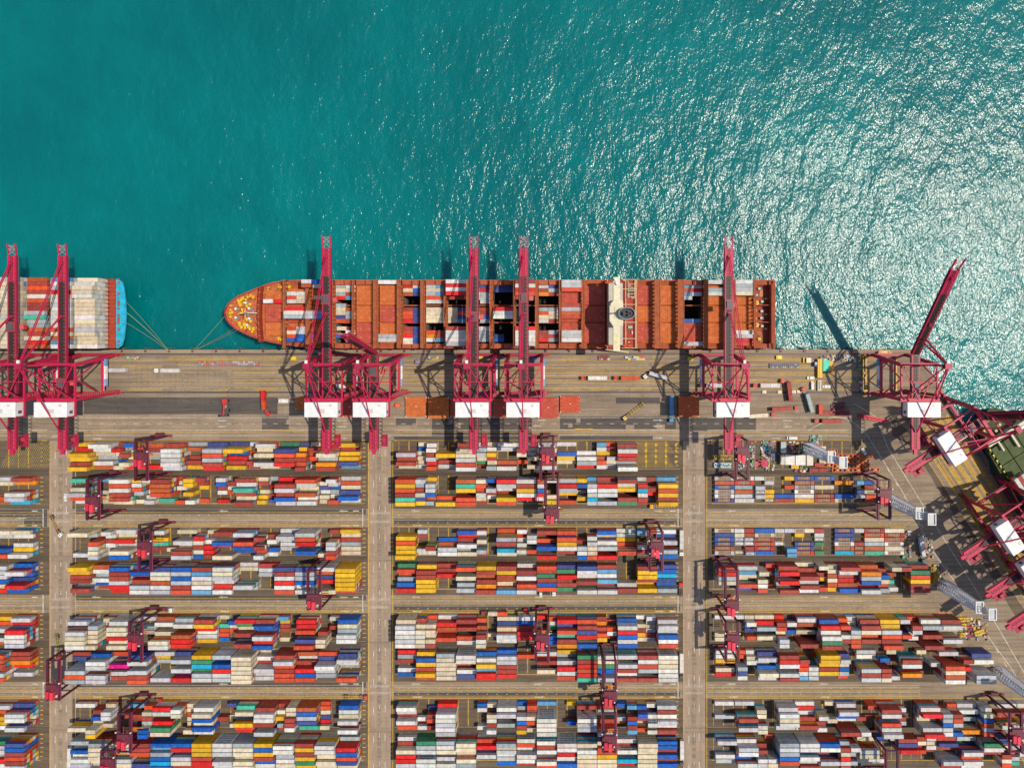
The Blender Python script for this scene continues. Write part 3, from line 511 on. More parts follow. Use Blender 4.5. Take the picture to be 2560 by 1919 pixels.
# ---------------------------------------------------------------- ship-to-shore cranes
def lbl(n): return n
def sts_crane(px, py, rz, label, boom_deg=0.0, side=1, bl=1.0, tyy=-15.0):
    X, Y = P(px, py)
    t = empty('quay_crane', (X, Y, 0), rz, label, 'gantry crane', 'ship-to-shore cranes along the quays')
    HW = 10.4
    for sx in (-1, 1):
        for nm, y0, y1 in (('sea', -3.3, -8.0), ('land', -27.4, -28.4)):
            m = MB(); w = 1.9 if nm == 'sea' else 1.5
            m.bar((sx * HW, y0, 3.4), (sx * HW, y1, 40.0), w, w, RED); m.build('leg', M_PAINT, t)
    for y in (-3.3, -27.4):
        m = MB(); m.bar((-HW - 3, y, 3.0), (HW + 3, y, 3.0), 1.6, 1.7, REDD)
        for x in (-HW - 2.2, -HW + 2.2, HW - 2.2, HW + 2.2):
            m.box(x - 1.7, x + 1.7, y - .55, y + .55, .75, 2.1, REDD)
            for k in (-1.1, 0, 1.1): m.box(x + k - .35, x + k + .35, y - .3, y + .3, .08, .74, BLACK)
        m.box(-HW - 5.4, -HW - 3, y - .4, y + .4, 1.2, 2.4, (.5, .03, .03)); m.box(HW + 3, HW + 5.4, y - .4, y + .4, 1.2, 2.4, (.5, .03, .03))
        m.build('bogie_beam', M_PAINT, t)
    for sx in (-1, 1):
        m = MB(); m.bar((sx * HW, -4.6, 14.5), (sx * HW, -27.9, 14.5), 1.3, 1.9, RED)
        for k in range(11):                                            # worn white lettering strip and blue/white panels
            m.box(*sorted((sx * (HW + .66), sx * (HW + .7))), -25 + 1.7 * k, -24.0 + 1.7 * k, 14.1, 15.0, WHITE)
        m.build('portal_beam', M_PAINT, t)
        if sx == side:
            m = MB()
            for k, c in enumerate(((.12, .32, .62), WHITE, WHITE, (.30, .42, .66))): m.box(*sorted((sx * (HW + 1.0), sx * (HW + 1.9))), -9.6 - 4.2 * k, -5.6 - 4.2 * k, 12.6, 14.9, c)
            m.build('name_board', M_PAINT, t)
        m = MB(); m.bar((sx * HW, -8, 41), (sx * HW, -28.4, 41), .9, 1.1, RED)
        m.bar((sx * HW, -5.0, 15.5), (sx * HW, -16.5, 40.6), .6, .6, RED); m.bar((sx * HW, -27.6, 15.5), (sx * HW, -16.5, 40.6), .6, .6, RED)
        m.build('side_brace', M_PAINT, t)
    for y, w in ((-8.0, 1.7), (-28.4, 1.9)):
        m = MB(); m.bar((-HW - .9, y, 41.2), (HW + .9, y, 41.2), w, 1.9, RED); m.build('cross_beam', M_PAINT, t)
    m = MB(); m.bar((-HW, -27.4, 15), (-HW * .05, -28.2, 27), .55, .55, RED); m.bar((HW, -27.4, 15), (HW * .05, -28.2, 27), .55, .55, RED)
    m.bar((-HW, -28.4, 26), (HW, -28.4, 26), .5, .5, RED); m.build('end_brace', M_PAINT, t)
    m = MB(); A = (0, -7.5, 72)                                         # A-frame mast above the sea-side beam
    for sx in (-1, 1):
        m.bar((sx * HW * .93, -8.0, 42), (sx * 1.0, -7.5, 72), .85, .85, RED)
        m.bar((sx * HW * .93, -28.2, 42), (sx * .9, -7.8, 71.5), .55, .55, RED)
        m.bar((sx * HW * .93, -8.2, 42), (sx * HW * .1, -28.2, 42.4), .45, .45, RED)
    m.bar((-6, -8, 54), (6, -8, 54), .5, .5, RED); m.bar((-HW, -18, 41.5), (HW, -18, 41.5), .45, .45, RED)
    m.box(-1.8, 1.8, -9.2, -6.2, 71.4, 73.0, REDD); m.box(-3.0, 3.0, -8.6, -6.6, 70.2, 71.3, (.12, .03, .04))
    m.box(-.7, .7, -6.2, -4.4, 72.0, 72.9, WHITE)
    m.build('mast_frame', M_PAINT, t)
    m = MB(); m.bar((0, -8.2, 71.6), (0, -47.5, 38.5), .62, .62, RED); m.build('back_stay', M_PAINT, t)
    # machinery house
    m = MB(); m.box(-9.3, 9.3, -37.6, -29.7, 40.2, 46.6, WHITE); m.box(-9.5, 9.5, -37.9, -29.4, 46.6, 46.85, (.83, .82, .80))
    m.box(-9.9, 10.4, -38.4, -29.1, 39.6, 40.15, REDD)
    for sx in (-1, 1):
        m.box(*sorted((sx * 9.3, sx * 9.36)), -36.2, -34.4, 41.5, 44.5, (.12, .10, .22))
        for k in range(9): m.box(*sorted((sx * 10.0, sx * 10.2)), -38 + k, -37.9 + k, 40.15, 41.3, REDD)
    hb = m.build('machinery_house', M_PAINT, t)
    m = MB(); m.box(-2.2, 2.2, -35.6, -33.2, 46.86, 46.92, (.60, .58, .55)); m.box(4.6, 6.4, -31.9, -30.6, 46.86, 46.95, (.62, .60, .56)); m.build('roof_hatch', M_PAINT, hb)
    def girder(m, y0, y1, plate, z=37.0, cap=True):
        for sx in (-1, 1):
            m.box(sx * 2.15 - .3, sx * 2.15 + .3, y0, y1, z - 2.2, z, RED)
            m.box(sx * 2.75 - .25, sx * 2.75 + .25, y0, y1, z - .9, z - .8, (.10, .03, .04))
        for a, b, c in plate: m.box(-1.85, 1.85, a, b, z - .28, z - .03, c)
        y = y0 + 1.2
        while y < y1 - 1: m.box(-1.84, 1.84, y - .1, y + .1, z - .027, z + .04, (.12, .03, .03)); m.box(1.25, 1.42, y, y + .5, z + .045, z + .08, (.55, .42, .3)); y += 2.3
        m.box(-.55, -.35, y0 + .5, y1 - .5, z + .045, z + .15, (.05, .03, .03)); m.box(.35, .55, y0 + .5, y1 - .5, z + .045, z + .15, (.05, .03, .03))
    m = MB(); girder(m, -58.0, -2.6, [(-58, -46.5, RED), (-46.4, -2.7, DARKD)]); 
    m.box(-1.0, 1.0, -60.8, -58.0, 35.2, 36.9, RED); m.box(-4.0, 4.0, -58.9, -58.5, 36.0, 36.3, REDD)
    m.build('back_girder', M_PAINT, t)
    m = MB()                                                            # cable festoon loops and side walkway on the back girder
    for k in range(7):
        a = -39.5 - 2.3 * k
        for i in range(6):
            t0, t1 = math.pi * i / 6, math.pi * (i + 1) / 6
            m.bar((3.4 + 1.1 * math.sin(t0), a - 1.15 * (1 - math.cos(t0)) / 1.0, 36 - 2.2 * math.sin(t0)), (3.4 + 1.1 * math.sin(t1), a - 1.15 * (1 - math.cos(t1)), 36 - 2.2 * math.sin(t1)), .28, .28, BLACK)
    m.build('cable_festoon', M_PAINT, t)
    m = MB(); m.box(3.9, 7.6, -56.5, -49.5, 33.4, 33.7, REDD)
    for y in (-56.4, -49.8, -53): m.bar((3.9, y, 34.9), (7.6, y, 34.9), .15, .15, RED)
    for x in (3.9, 7.5): m.bar((x, -56.5, 34.9), (x, -49.5, 34.9), .15, .15, RED)
    m.box(4.6, 6.8, -53.4, -51.2, 33.7, 35.6, (.45, .03, .05)); m.build('service_platform', M_PAINT, t)
    # boom, hinged at the quay edge
    m = MB(); pl = [(-2.4, 43.5, DARKD), (43.6, 60.0, RED)]
    girder(m, -2.4, 60.2, pl)
    for sx in (-1, 1):
        m.bar((sx * 2.15, 60, 35.9), (sx * 2.35, 67.6, 37.2), .6, .8, RED)
    for y, yy in ((60.6, 64.0), (64.0, 66.4)):
        m.bar((-2.1, yy, 36.7), (2.1, yy, 36.7), .22, .22, (.6, .35, .35)); m.bar((-2.1, y, 36.6), (2.1, yy, 36.6), .2, .2, (.6, .35, .35)); m.bar((2.1, y, 36.6), (-2.1, yy, 36.6), .2, .2, (.6, .35, .35))
    m.box(-.9, .9, 54.2, 55.8, 36.98, 38.3, REDD); m.box(-.9, .9, 20.9, 22.4, 36.98, 38.0, REDD)
    bo = m.build('boom', M_PAINT, t)
    hinge = Vector((0, -2.5, 37.0))
    if bl != 1.0: bo.matrix_local = Matrix.Translation(hinge) @ Matrix.Diagonal((1, bl, 1, 1)) @ Matrix.Translation(-hinge)
    if boom_deg:
        a = math.radians(boom_deg)
        Mx = Matrix.Translation(hinge) @ Matrix.Rotation(a, 4, 'X') @ Matrix.Translation(-hinge)
        bo.matrix_local = Mx
        e1 = Mx @ Vector((0, 12, 38.2)); e2 = Mx @ Vector((0, 8.5, 38))
    else: e1 = Vector((0, -2.5 + 57.5 * bl, 38.2)); e2 = Vector((0, -2.5 + 24.2 * bl, 38))
    for e, w in ((e1, .55), (e2, .5)):
        m = MB(); mid = (Vector((0, -7, 71.8)) + e) / 2 
        for sx in (-.45, .45):
            q = Vector((sx, 0, 0)); m.bar(Vector((0, -7, 71.8)) + q, mid + q, w * .6, w, RED); m.bar(mid + q, e + q, w * .6, w, RED)
        m.build('fore_stay', M_PAINT, t)
    # trolley with operator cabin
    ty = tyy
    m = MB(); m.box(-2.6, 2.6, ty - 3, ty + 3, 37.2, 38.1, (.35, .05, .06)); m.box(-1.6, 1.6, ty - 2, ty + 2, 38.1, 38.9, (.10, .10, .12))
    tr = m.build('trolley', M_PAINT, t)
    m = MB(); m.box(3.2, 5.6, ty - 1.6, ty + 1.4, 32.0, 34.8, (.55, .04, .05)); m.box(3.2, 5.6, ty - 1.3, ty + 1.1, 34.8, 34.95, (.60, .12, .10)); m.build('cabin', M_PAINT, tr)
    m = MB(); m.box(HW + .95, HW + 2.5, -26.9, -25.2, 1, 40, (.45, .03, .06)); 
    for k in range(18): m.box(HW + .9, HW + 2.55, -26.95, -25.15, 2 + 2.1 * k, 2.2 + 2.1 * k, (.7, .25, .2))
    m.build('lift_shaft', M_PAINT, t)
    return t
QS = [(135, 'crimson quay crane over the blue-sterned ship, cut by the left frame edge', 0), (251, 'crimson quay crane over white stacks just ahead of the blue stern', 0),
      (860, 'crimson quay crane reaching over the foredeck bay of the brown ship', 0), (969, 'crimson quay crane with its boom folded nearly upright beside the foredeck crane', 80),
      (1199.7, 'crimson quay crane over the brown ship, first of the close middle pair', 0), (1314.5, 'crimson quay crane over the brown ship, nearer the funnel in the middle pair', 0),
      (1787.6, 'crimson quay crane with pale-edged boom over the stern end of the brown ship', 0), (2218, 'crimson quay crane with boom raised over open glittering water at the quay corner', 43)]
for gx, lab, bd in QS: sts_crane(gx, QY, 0, lab, bd, -1 if gx > 1500 else 1, .93 if gx < 400 else 1.0, {135: 14, 251: -19, 860: 30, 969: -12, 1199.7: 20, 1314.5: 31, 1787.6: 27, 2218: -21}[gx])
rz = -math.atan2(EDY, EDX)
for tt, lab, bd in ((-97, 'crimson quay crane turned along the second quay, first beyond the corner', 76), (143, 'crimson quay crane on the second quay with its white house at the right frame edge', 76),
                    (247, 'crimson quay crane on the second quay showing only its long back girder', 76), (335, 'crimson quay crane at the right frame edge, lowest one', 76)):
    e = E2(tt, -5); sts_crane(e[0], e[1], rz, lab, bd)
# ---------------------------------------------------------------- yard gantry cranes (copied)
def yard_crane():
    t = empty('yard_crane', (0, 0, 0), 0, '', 'gantry crane'); Hh = 25.0; HX = 3.5; HY = 11.7
    for sx in (-1, 1):
        m = MB(); m.box(sx * HX - .55, sx * HX + .55, -HY - .6, HY + .6, Hh - 1.5, Hh, MAR)
        y = -HY
        while y < HY: m.box(sx * (HX + .9) - .3, sx * (HX + .9) + .3, y, y + 1.5, Hh - .75, Hh - .65, (.24, .04, .07)); y += 1.6
        m.build('main_girder', M_PAINT, t)
    for sy in (-1, 1):
        for sx in (-1, 1):
            m = MB(); m.bar((sx * HX, sy * HY, Hh - 1.5), (sx * (HX + .5), sy * HY, 2.0), 1.0, 1.0, MAR); m.build('leg', M_PAINT, t)
        m = MB(); m.box(-6.8, 6.8, sy * HY - .6, sy * HY + .6, 1.3, 2.3, (.25, .03, .06))
        for x in (-5.6, -3.9, 3.9, 5.6):
            m.box(x - .75, x + .75, sy * HY - .3, sy * HY + .3, .12, 1.29, BLACK)
        if sy > 0: m.box(-2.6, 2.2, HY + .65, HY + 2.1, 1.4, 4.0, (.12, .03, .05))
        m.build('wheel_beam', M_PAINT, t)
        m = MB(); m.bar((-HX, sy * HY, Hh - .8), (HX, sy * HY, Hh - .8), .7, .9, MAR); m.bar((-HX, sy * HY, 13), (HX, sy * HY, 13), .4, .4, MAR); m.build('end_tie', M_PAINT, t)
    m = MB(); m.box(-4.2, 4.2, -3.4, 3.4, Hh + .1, Hh + .5, (.14, .03, .05)); m.box(-3.2, -1.2, -5.2, -.8, Hh + .5, Hh + 2.4, (.60, .03, .06)); m.box(-.6, 1.4, -6.4, -1.5, Hh + .5, Hh + 2.2, (.75, .05, .08))
    m.box(-3.4, 3.4, 1.0, 2.9, Hh + .5, Hh + 1.6, (.16, .03, .05)); m.cyl(-2.6, 4.2, Hh, Hh + 1.2, .7, (.10, .05, .06)); m.cyl(2.6, 4.2, Hh, Hh + 1.2, .7, (.10, .05, .06))
    for x, y in ((-4.4, 3.8), (4.4, 3.6), (2.9, -3.8), (-3.9, -3.9)): m.box(x - .35, x + .35, y - .35, y + .35, Hh + .5, Hh + 1.3, (.80, .76, .70))
    m.box(-.2, .2, -7.2, 7.2, Hh + .52, Hh + .7, (.30, .05, .07))
    tr = m.build('trolley', M_PAINT, t)
    m = MB(); m.box(-3.0, -1.0, -6.6, -4.9, Hh - 4.6, Hh - 2.2, (.78, .08, .12)); m.box(-2.7, -1.3, -6.3, -5.6, Hh - 2.2, Hh - 2.1, (.05, .3, .5)); m.build('cabin', M_PAINT, tr)
    m = MB(); m.box(-6.05, 6.05, -.9, -.5, 14.4, 14.9, (.75, .30, .04)); m.box(-6.05, 6.05, .5, .9, 14.4, 14.9, (.75, .30, .04)); m.box(-1.6, 1.6, -.49, .49, 14.4, 15.4, (.6, .2, .05))
    for x in (-1.2, 1.2):
        for y in (-.35, .35): m.bar((x, y, 15.4), (x, y, Hh + .2), .06, .06, BLACK)
    m.build('spreader', M_PAINT, tr)
    m = MB(); 
    for k in range(12): m.bar((-HX - .7, HY - .3 * k, 2.3 + 1.9 * k), (-HX - .7, HY - .3 * (k + 1), 2.3 + 1.9 * (k + 1)), .7, .15, (.28, .05, .08))
    m.build('stair', M_PAINT, t)
    return t
proto = yard_crane()
YC = [('A', 351.6, 'over the white five-tier tower in the block nearest the left cranes', 1, 2), ('B', 231, 'near the left cross road, beside mint and cream boxes', -1, -1), ('C', 361, 'over thin yellow and mint stacks in the second yard column', 1, 3),
      ('D', 784, 'beside the all-yellow stacks in the second yard column', -1, -5), ('E', 337.5, 'over cream stacks left of the second yard column', 1, 2), ('F', 132, 'standing across the left cross road', -1, -5),
      ('G', 310, 'over orange boxes low in the second yard column', 1, -3), ('H', 268, 'at the bottom frame edge among cream stacks', -1, 5),
      ('A', 1367.6, 'behind the crimson quay cranes in the middle yard column', 1, 5), ('B', 1379, 'directly below another crane in the middle yard column', -1, -8), ('C', 1640.6, 'at the right end of the middle yard column', 1, 3),
      ('E', 1355, 'over red and blue boxes mid-way in the middle yard column', 1, 2), ('F', 1524, 'over green and blue boxes, its trolley out over the lane', -1, -9), ('G', 1523.5, 'lined up below another crane near white lettered stacks', 1, -4),
      ('A', 1855.6, 'beside the junk-filled block near the white sheds', 1, 5), ('B', 2211, 'at the end of the flat-rack block beside a white light tower', -1, 3), ('D', 1829.4, 'at the left end of the right yard column over red boxes', -1, -9),
      ('E', 1830.7, 'at the left end of the right yard column over pale boxes', 1, 2), ('H', 2231, 'near the bottom frame edge in the right yard column', -1, -6), ('G', 2541, 'cut by the right frame edge beside the last block', 1, 0)]
for i, (blk, tx, where, side, tyo) in enumerate(YC):
    o = proto if i == 0 else copy_tree(proto)
    gx = NX + (tx - NX) / 1.0562
    gy = YS[blk] + (-14.5 + 77.5) / 2 if side == 1 else YS[blk] + (-7 + 85) / 2
    X, Y = P(gx, gy); o.location = (X, Y, 0); o['label'] = 'maroon yard crane ' + where; o['group'] = 'gantry cranes straddling the container rows'
    for ch in o.children:
        if ch.name.startswith('trolley'): ch.location.y = tyo
# ---------------------------------------------------------------- ships
DZ = 12.0
def interp(tab, x):
    if x <= tab[0][0]: return tab[0][1]
    for (a, b), (c, d) in zip(tab, tab[1:]):
        if x <= c: return b + (d - b) * (x - a) / (c - a)
    return tab[-1][1]
def pz(px, py, z=DZ): return P(px, py, z)
ship = empty('container_ship', (*P(1250, 786, -4), 0), 0, 'long brown-red container ship with open holds moored bow to the left', 'ship')
SO = Vector(ship.location)
class SM(MB):
    """mesh builder in world coordinates, built relative to a parent at SO"""
    def __init__(s, o=None): super().__init__(); s.o = o or SO
    def build(s, name, m, parent=None):
        s.v = [(x - s.o[0], y - s.o[1], z - s.o[2]) for x, y, z in s.v]; return super().build(name, m, parent)
top = [(563, 782), (564, 775), (566, 768), (572, 759), (581, 750), (599, 738), (626, 727), (651, 717), (680, 706.5), (707, 702), (743, 699.5), (763, 699.5), (1937, 700)]
bot = [(563, 782), (564, 790), (566, 796), (573.6, 808), (590, 822), (608, 831), (626, 840), (653, 849), (689, 858), (740, 866), (800, 871), (1937, 871)]
xs = [563, 564, 566, 569, 573, 578, 584, 592, 600, 612, 626, 640, 651, 665, 680, 700, 722, 743, 763, 800, 850, 1400, 1937]
T = [(*pz(x, interp(top, x)), DZ) for x in xs]; B = [(*pz(x, interp(bot, x)), DZ) for x in xs]
cy = P(0, 785.5, DZ)[1]
def wl(p, i):
    k = max(0.0, 1 - i / 17.0); return (p[0] + 9 * k, cy + (p[1] - cy) * (1 - .55 * k), -5.0)
m = SM()
for i in range(len(xs) - 1):
    for S_, fl in ((T, 1), (B, 0)):
        q = [S_[i], S_[i + 1], wl(S_[i + 1], i + 1), wl(S_[i], i)]
        m.poly(q if fl == 0 else q[::-1], (.16, .035, .04) if True else 0)
        a, b = S_[i], S_[i + 1]
        up = 1.3 if i < 16 else .35
        q = [a, b, (b[0], b[1], DZ + up), (a[0], a[1], DZ + up)]
        m.poly(q, (.55, .07, .06)); 
        ia = (a[0], a[1] + (-.45 if fl else .45), DZ + up); ib = (b[0], b[1] + (-.45 if fl else .45), DZ + up)
        m.poly([(a[0], a[1], DZ + up), (b[0], b[1], DZ + up), ib, ia], (.66, .12, .10))
        m.poly([ia, ib, (ib[0], ib[1], DZ), (ia[0], ia[1], DZ)], (.40, .05, .04))
e = len(xs) - 1
m.poly([T[e], B[e], (B[e][0], B[e][1], -5), (T[e][0], T[e][1], -5)], (.16, .03, .03))
m.build('hull', M_DECK, ship)
# deck: open over the holds
def dstrip(m, x0, x1, y0=None, y1=None, z=DZ, c=SHIP, n=1):
    for k in range(n):
        a = x0 + (x1 - x0) * k / n; b = x0 + (x1 - x0) * (k + 1) / n
        p = []
        for x in (a, b): p.append(((interp(top, x) if y0 is None else y0), (interp(bot, x) if y1 is None else y1)))
        q = [(*pz(a, p[0][1]), z), (*pz(b, p[1][1]), z), (*pz(b, p[1][0]), z), (*pz(a, p[0][0]), z)]
        m.poly(q, c)
def pbox(m, x0, x1, y0, y1, z0, z1, c, top=None):
    a = P(x0, y1, DZ); b = P(x1, y0, DZ); m.box(a[0], b[0], a[1], b[1], z0, z1, c, None, top)
BR = [(715, 722), (771, 782), (826, 839), (886, 892), (938, 950), (997, 1007), (1055, 1065), (1113, 1119), (1168, 1175), (1226, 1234), (1283, 1289), (1338, 1346), (1397, 1403), (1453, 1460)]
BR2 = [(1632, 1647), (1689, 1705), (1753, 1764), (1808, 1832), (1876, 1882)]
holds = [(839, 886), (1007, 1055), (1065, 1113), (1119, 1168), (1175, 1226), (1234, 1283), (1289, 1338), (1346, 1397), (1705, 1753)]
m = SM()
dstrip(m, 563.01, 651, n=12, c=(.56, .14, .055)); dstrip(m, 651, 722, n=10, c=(.52, .15, .05)); dstrip(m, 722, 839, n=6)
edges = [839] + [v for h in holds for v in h] + [1937]
prev = 839
for a, b in holds:
    if a > prev: dstrip(m, prev, a)
    dstrip(m, a, b, 700, 714); dstrip(m, a, b, 858, 871); 
    for y in (763.5, 806.5): dstrip(m, a, b, y - 1.6, y + 1.6, z=DZ + .1)
    prev = b
dstrip(m, prev, 1937)
m.build('deck', M_DECK, ship)
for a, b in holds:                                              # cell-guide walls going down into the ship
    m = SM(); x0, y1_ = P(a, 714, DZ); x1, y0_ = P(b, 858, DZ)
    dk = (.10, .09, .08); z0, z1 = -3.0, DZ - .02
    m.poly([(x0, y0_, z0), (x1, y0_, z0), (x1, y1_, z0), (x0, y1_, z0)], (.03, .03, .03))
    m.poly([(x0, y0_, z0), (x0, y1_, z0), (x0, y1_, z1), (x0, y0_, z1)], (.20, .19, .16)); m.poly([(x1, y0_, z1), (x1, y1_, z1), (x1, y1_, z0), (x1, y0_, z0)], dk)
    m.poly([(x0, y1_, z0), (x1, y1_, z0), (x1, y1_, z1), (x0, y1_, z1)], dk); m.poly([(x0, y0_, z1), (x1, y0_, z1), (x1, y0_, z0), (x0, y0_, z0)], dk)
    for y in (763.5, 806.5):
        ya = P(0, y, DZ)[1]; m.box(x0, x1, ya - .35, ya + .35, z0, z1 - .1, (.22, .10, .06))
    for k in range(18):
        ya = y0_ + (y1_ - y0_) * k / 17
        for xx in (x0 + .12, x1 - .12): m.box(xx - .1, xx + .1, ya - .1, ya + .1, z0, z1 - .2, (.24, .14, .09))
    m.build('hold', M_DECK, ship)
for i, (a, b) in enumerate(BR + BR2):                           # lashing bridges
    m = SM(); hgt = 5.5 if i < 14 else 7.5
    c = (.40, .11, .045)
    pbox(m, a + .2, b - .2, 700.5, 870.5, DZ + hgt - .3, DZ + hgt, c)
    n = 18
    for k in range(n):
        y = 702 + (868 - 702) * k / (n - 1)
        pbox(m, a + .3, a + 2, y - .8, y + .8, DZ, DZ + hgt - .3, (.30, .08, .04)); pbox(m, b - 2, b - .3, y - .8, y + .8, DZ, DZ + hgt - .3, (.30, .08, .04))
        if k % 2: pbox(m, a + .4, a + 1.4, y - 3, y - 1.6, DZ + hgt, DZ + hgt + .5, (.60, .33, .05))
    for x in (a + .3, b - .5): pbox(m, x, x + .35, 701, 870, DZ + hgt + .9, DZ + hgt + 1.05, (.50, .17, .07))
    m.build('lashing_bridge', M_DECK, ship)
def hatches(a, b, cols, z=DZ + 1.7, rows=((714, 763), (764.5, 805.5), (807, 858)), split=True):
    for (y0, y1), c in zip(rows, cols):
        if c is None: continue
        m = SM(); c = {'n': HATCH, 'b': HATCH2}[c] if isinstance(c, str) else c
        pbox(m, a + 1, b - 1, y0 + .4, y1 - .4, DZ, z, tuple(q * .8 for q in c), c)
        if split: pbox(m, (a + b) / 2 - .25, (a + b) / 2 + .25, y0 + .6, y1 - .6, z, z + .05, tuple(q * .6 for q in c))
        k = y0 + 3
        while k < y1 - 2:
            for x in (a + 3, b - 4): pbox(m, x, x + 1.1, k, k + 1.1, z, z + .25, (.72, .50, .30))
            k += 9.8
        for yy in (y0 + (y1 - y0) * .30, y0 + (y1 - y0) * .70):
            for x, s in ((a + 11, 1), (b - 11, -1)):
                pbox(m, x - 1.6, x + 1.6, yy - .3, yy + .3, z, z + .06, (.75, .52, .38)); pbox(m, x + s * 1.6 - .3, x + s * 1.6 + .3, yy - .3, yy + 2.4, z, z + .06, (.75, .52, .38))
        m.build('hatch_cover', M_DECK, ship)
hatches(722, 771, 'nbn', rows=((722, 760), (762, 806), (808, 850))); hatches(782, 826, 'nnn'); hatches(892, 938, 'nnb'); hatches(950, 997, 'nbn')
hatches(1403, 1453, 'bbb'); hatches(1460, 1513, 'bbb'); hatches(1592, 1632, 'b b'.replace(' ', 'n')); hatches(1647, 1689, 'nnn'); hatches(1764, 1808, 'nnn'); hatches(1834, 1876, 'nnn'); hatches(665, 713, 'nbn', rows=((728, 760), (762, 805), (807, 840)))
hatches(1705, 1753, [None, None, 'b'])
for a, b in ((839, 886), (892, 938), (1007, 1055), (1065, 1113), (1119, 1168), (1234, 1283), (1346, 1397), (1705, 1753), (1175, 1226)):
    for y0, y1 in ((701.5, 712.5), (859.5, 869.5)):
        for u0, u1 in ((a + .5, (a + b) / 2 - 1.2), ((a + b) / 2 + 1.2, b - .5)): m = SM(); pbox(m, u0, u1, y0, y1, DZ, DZ + 2.3, (.47, .12, .055)); m.build('side_locker', M_DECK, ship)
# bow: breakwater, winches, mast
m = SM()
for k in range(9):
    ya, yb = 716 + k * 15.4, 716 + (k + 1) * 15.4
    xa = 653 - 4.5 * math.sin((ya - 716) / 139 * math.pi); xb = 653 - 4.5 * math.sin((yb - 716) / 139 * math.pi)
    for dx, zz in ((0, 3.2), (7, 4.2)):
        a = pz(xa + dx, ya); b = pz(xb + dx, yb); m.bar((*a, DZ + zz / 2), (*b, DZ + zz / 2), .3, zz, (.36, .05, .03))
    if k > 0: pbox(m, xa + .3, xa + 6.8, ya - .5, ya + .5, DZ + 3.2, DZ + 3.4, (.72, .42, .05))
    m.poly([(*pz(xa, yb), DZ + 3.1), (*pz(xa + 7, yb), DZ + 3.1), (*pz(xa + 7, ya), DZ + 3.1), (*pz(xa, ya), DZ + 3.1)], (.38, .06, .035))
m.build('breakwater', M_DECK, ship)
m = SM(); x, y = pz(629, 783)
m.cyl(x, y, DZ, DZ + 13, .55, (.45, .44, .42), 10, .3); m.bar((x - 2.6, y, DZ + 9), (x + 5, y, DZ + 4), .5, .5, (.6, .55, .45))
for s in (-1, 1): m.bar((x, y + s * 3, DZ + 9.5), (x, y, DZ + 9.5), .35, .35, (.5, .48, .44)); m.cyl(x + s * 1.5, y + s, DZ, DZ + 2, .8, (.30, .29, .28))
m.build('foremast', M_PAINT, ship)
m = SM()
for x, y in ((617, 757), (625, 771), (592, 772), (592, 794), (626, 796), (620, 812)): 
    m = SM(); a = pz(x, y); m.cyl(a[0], a[1], DZ, DZ + 2.0, .75, (.60, .58, .55), 10, top=(.78, .76, .74)); m.box(a[0] + .6, a[0] + 2.2, a[1] - 1, a[1] + .6, DZ, DZ + 1.1, (.25, .22, .20))
    m.build('deck_vent', M_PAINT, ship)
yl = [(628, 740), (631, 742), (634, 744), (621, 743), (616, 749), (609, 747), (605, 750), (598, 754), (600, 758), (602, 763), (611, 757), (627, 762), (619, 766), (608, 774), (610, 782), (604, 783), (578, 775), (577, 783), (582, 781), (578, 792), (600, 808), (601, 813), (606, 818), (613, 812), (615, 820), (619, 800), (628, 804), (622, 817), (626, 823), (635, 823), (632, 829), (703, 719), (700, 719), (703, 849), (699, 848), (684, 733), (682, 835), (725, 719), (902, 706)]
for x, y in yl:
    wm_ = SM(); a = pz(x, y)
    wm_.cyl(a[0], a[1], DZ, DZ + 1.3, .62 + .3 * R(), YEL, 9); w = .5 + R() * .7; h_ = .5 + R() * .9; wm_.box(a[0] - w, a[0] + w, a[1] + .2, a[1] + .2 + h_, DZ, DZ + .9 + .4 * R(), tuple(q * (.6 + .4 * R()) for q in YEL))
    if R() < .7: wm_.bar((a[0] - 1.5, a[1] - .8, DZ + .4), (a[0] + 1.3, a[1] + .9, DZ + .5), .25, .3, (.30, .08, .04))
    wm_.build('mooring_winch', M_PAINT, ship)
m = SM()
for x0, y0, x1, y1 in ((604, 819, 617, 776), (606, 820, 619, 777), (658, 731, 682, 727), (658, 733, 682, 731), (658, 836, 682, 839), (700, 730, 668, 741), (640, 738, 622, 735), (584, 800, 600, 806)):
    m.bar((*pz(x0, y0), DZ + .3), (*pz(x1, y1), DZ + .3), .35, .4, (.62, .30, .09))
for k in range(26):
    x = 600 + 5.5 * k; 
    for tab, s in ((top, 1), (bot, -1)):
        y = interp(tab, x); m.bar((*pz(x, y + s * 1.5), DZ + .1), (*pz(x + 1, y + s * 4), DZ + .5), .2, .8, (.46, .07, .04))
m.build('deck_piping', M_PAINT, ship)
m = SM(); rq = random.Random(5)
for _ in range(150):
    x = 574 + 145 * rq.random(); t_, b_ = interp(top, x) + 5, interp(bot, x) - 5; y = t_ + (b_ - t_) * rq.random()
    if 650 < x < 664 or (x > 664 and 728 < y < 840): continue
    a = pz(x, y); w, h_ = .15 + .7 * rq.random(), .12 + .5 * rq.random(); m.box(a[0] - w, a[0] + w, a[1] - h_, a[1] + h_, DZ, DZ + .2 + .8 * rq.random(), rq.choice([(.62, .22, .10), (.30, .06, .04), (.66, .40, .08), (.45, .20, .12), (.22, .10, .08)]))
tag(m.build('deck_fittings', M_PAINT, ship), None, None, None, 'stuff')
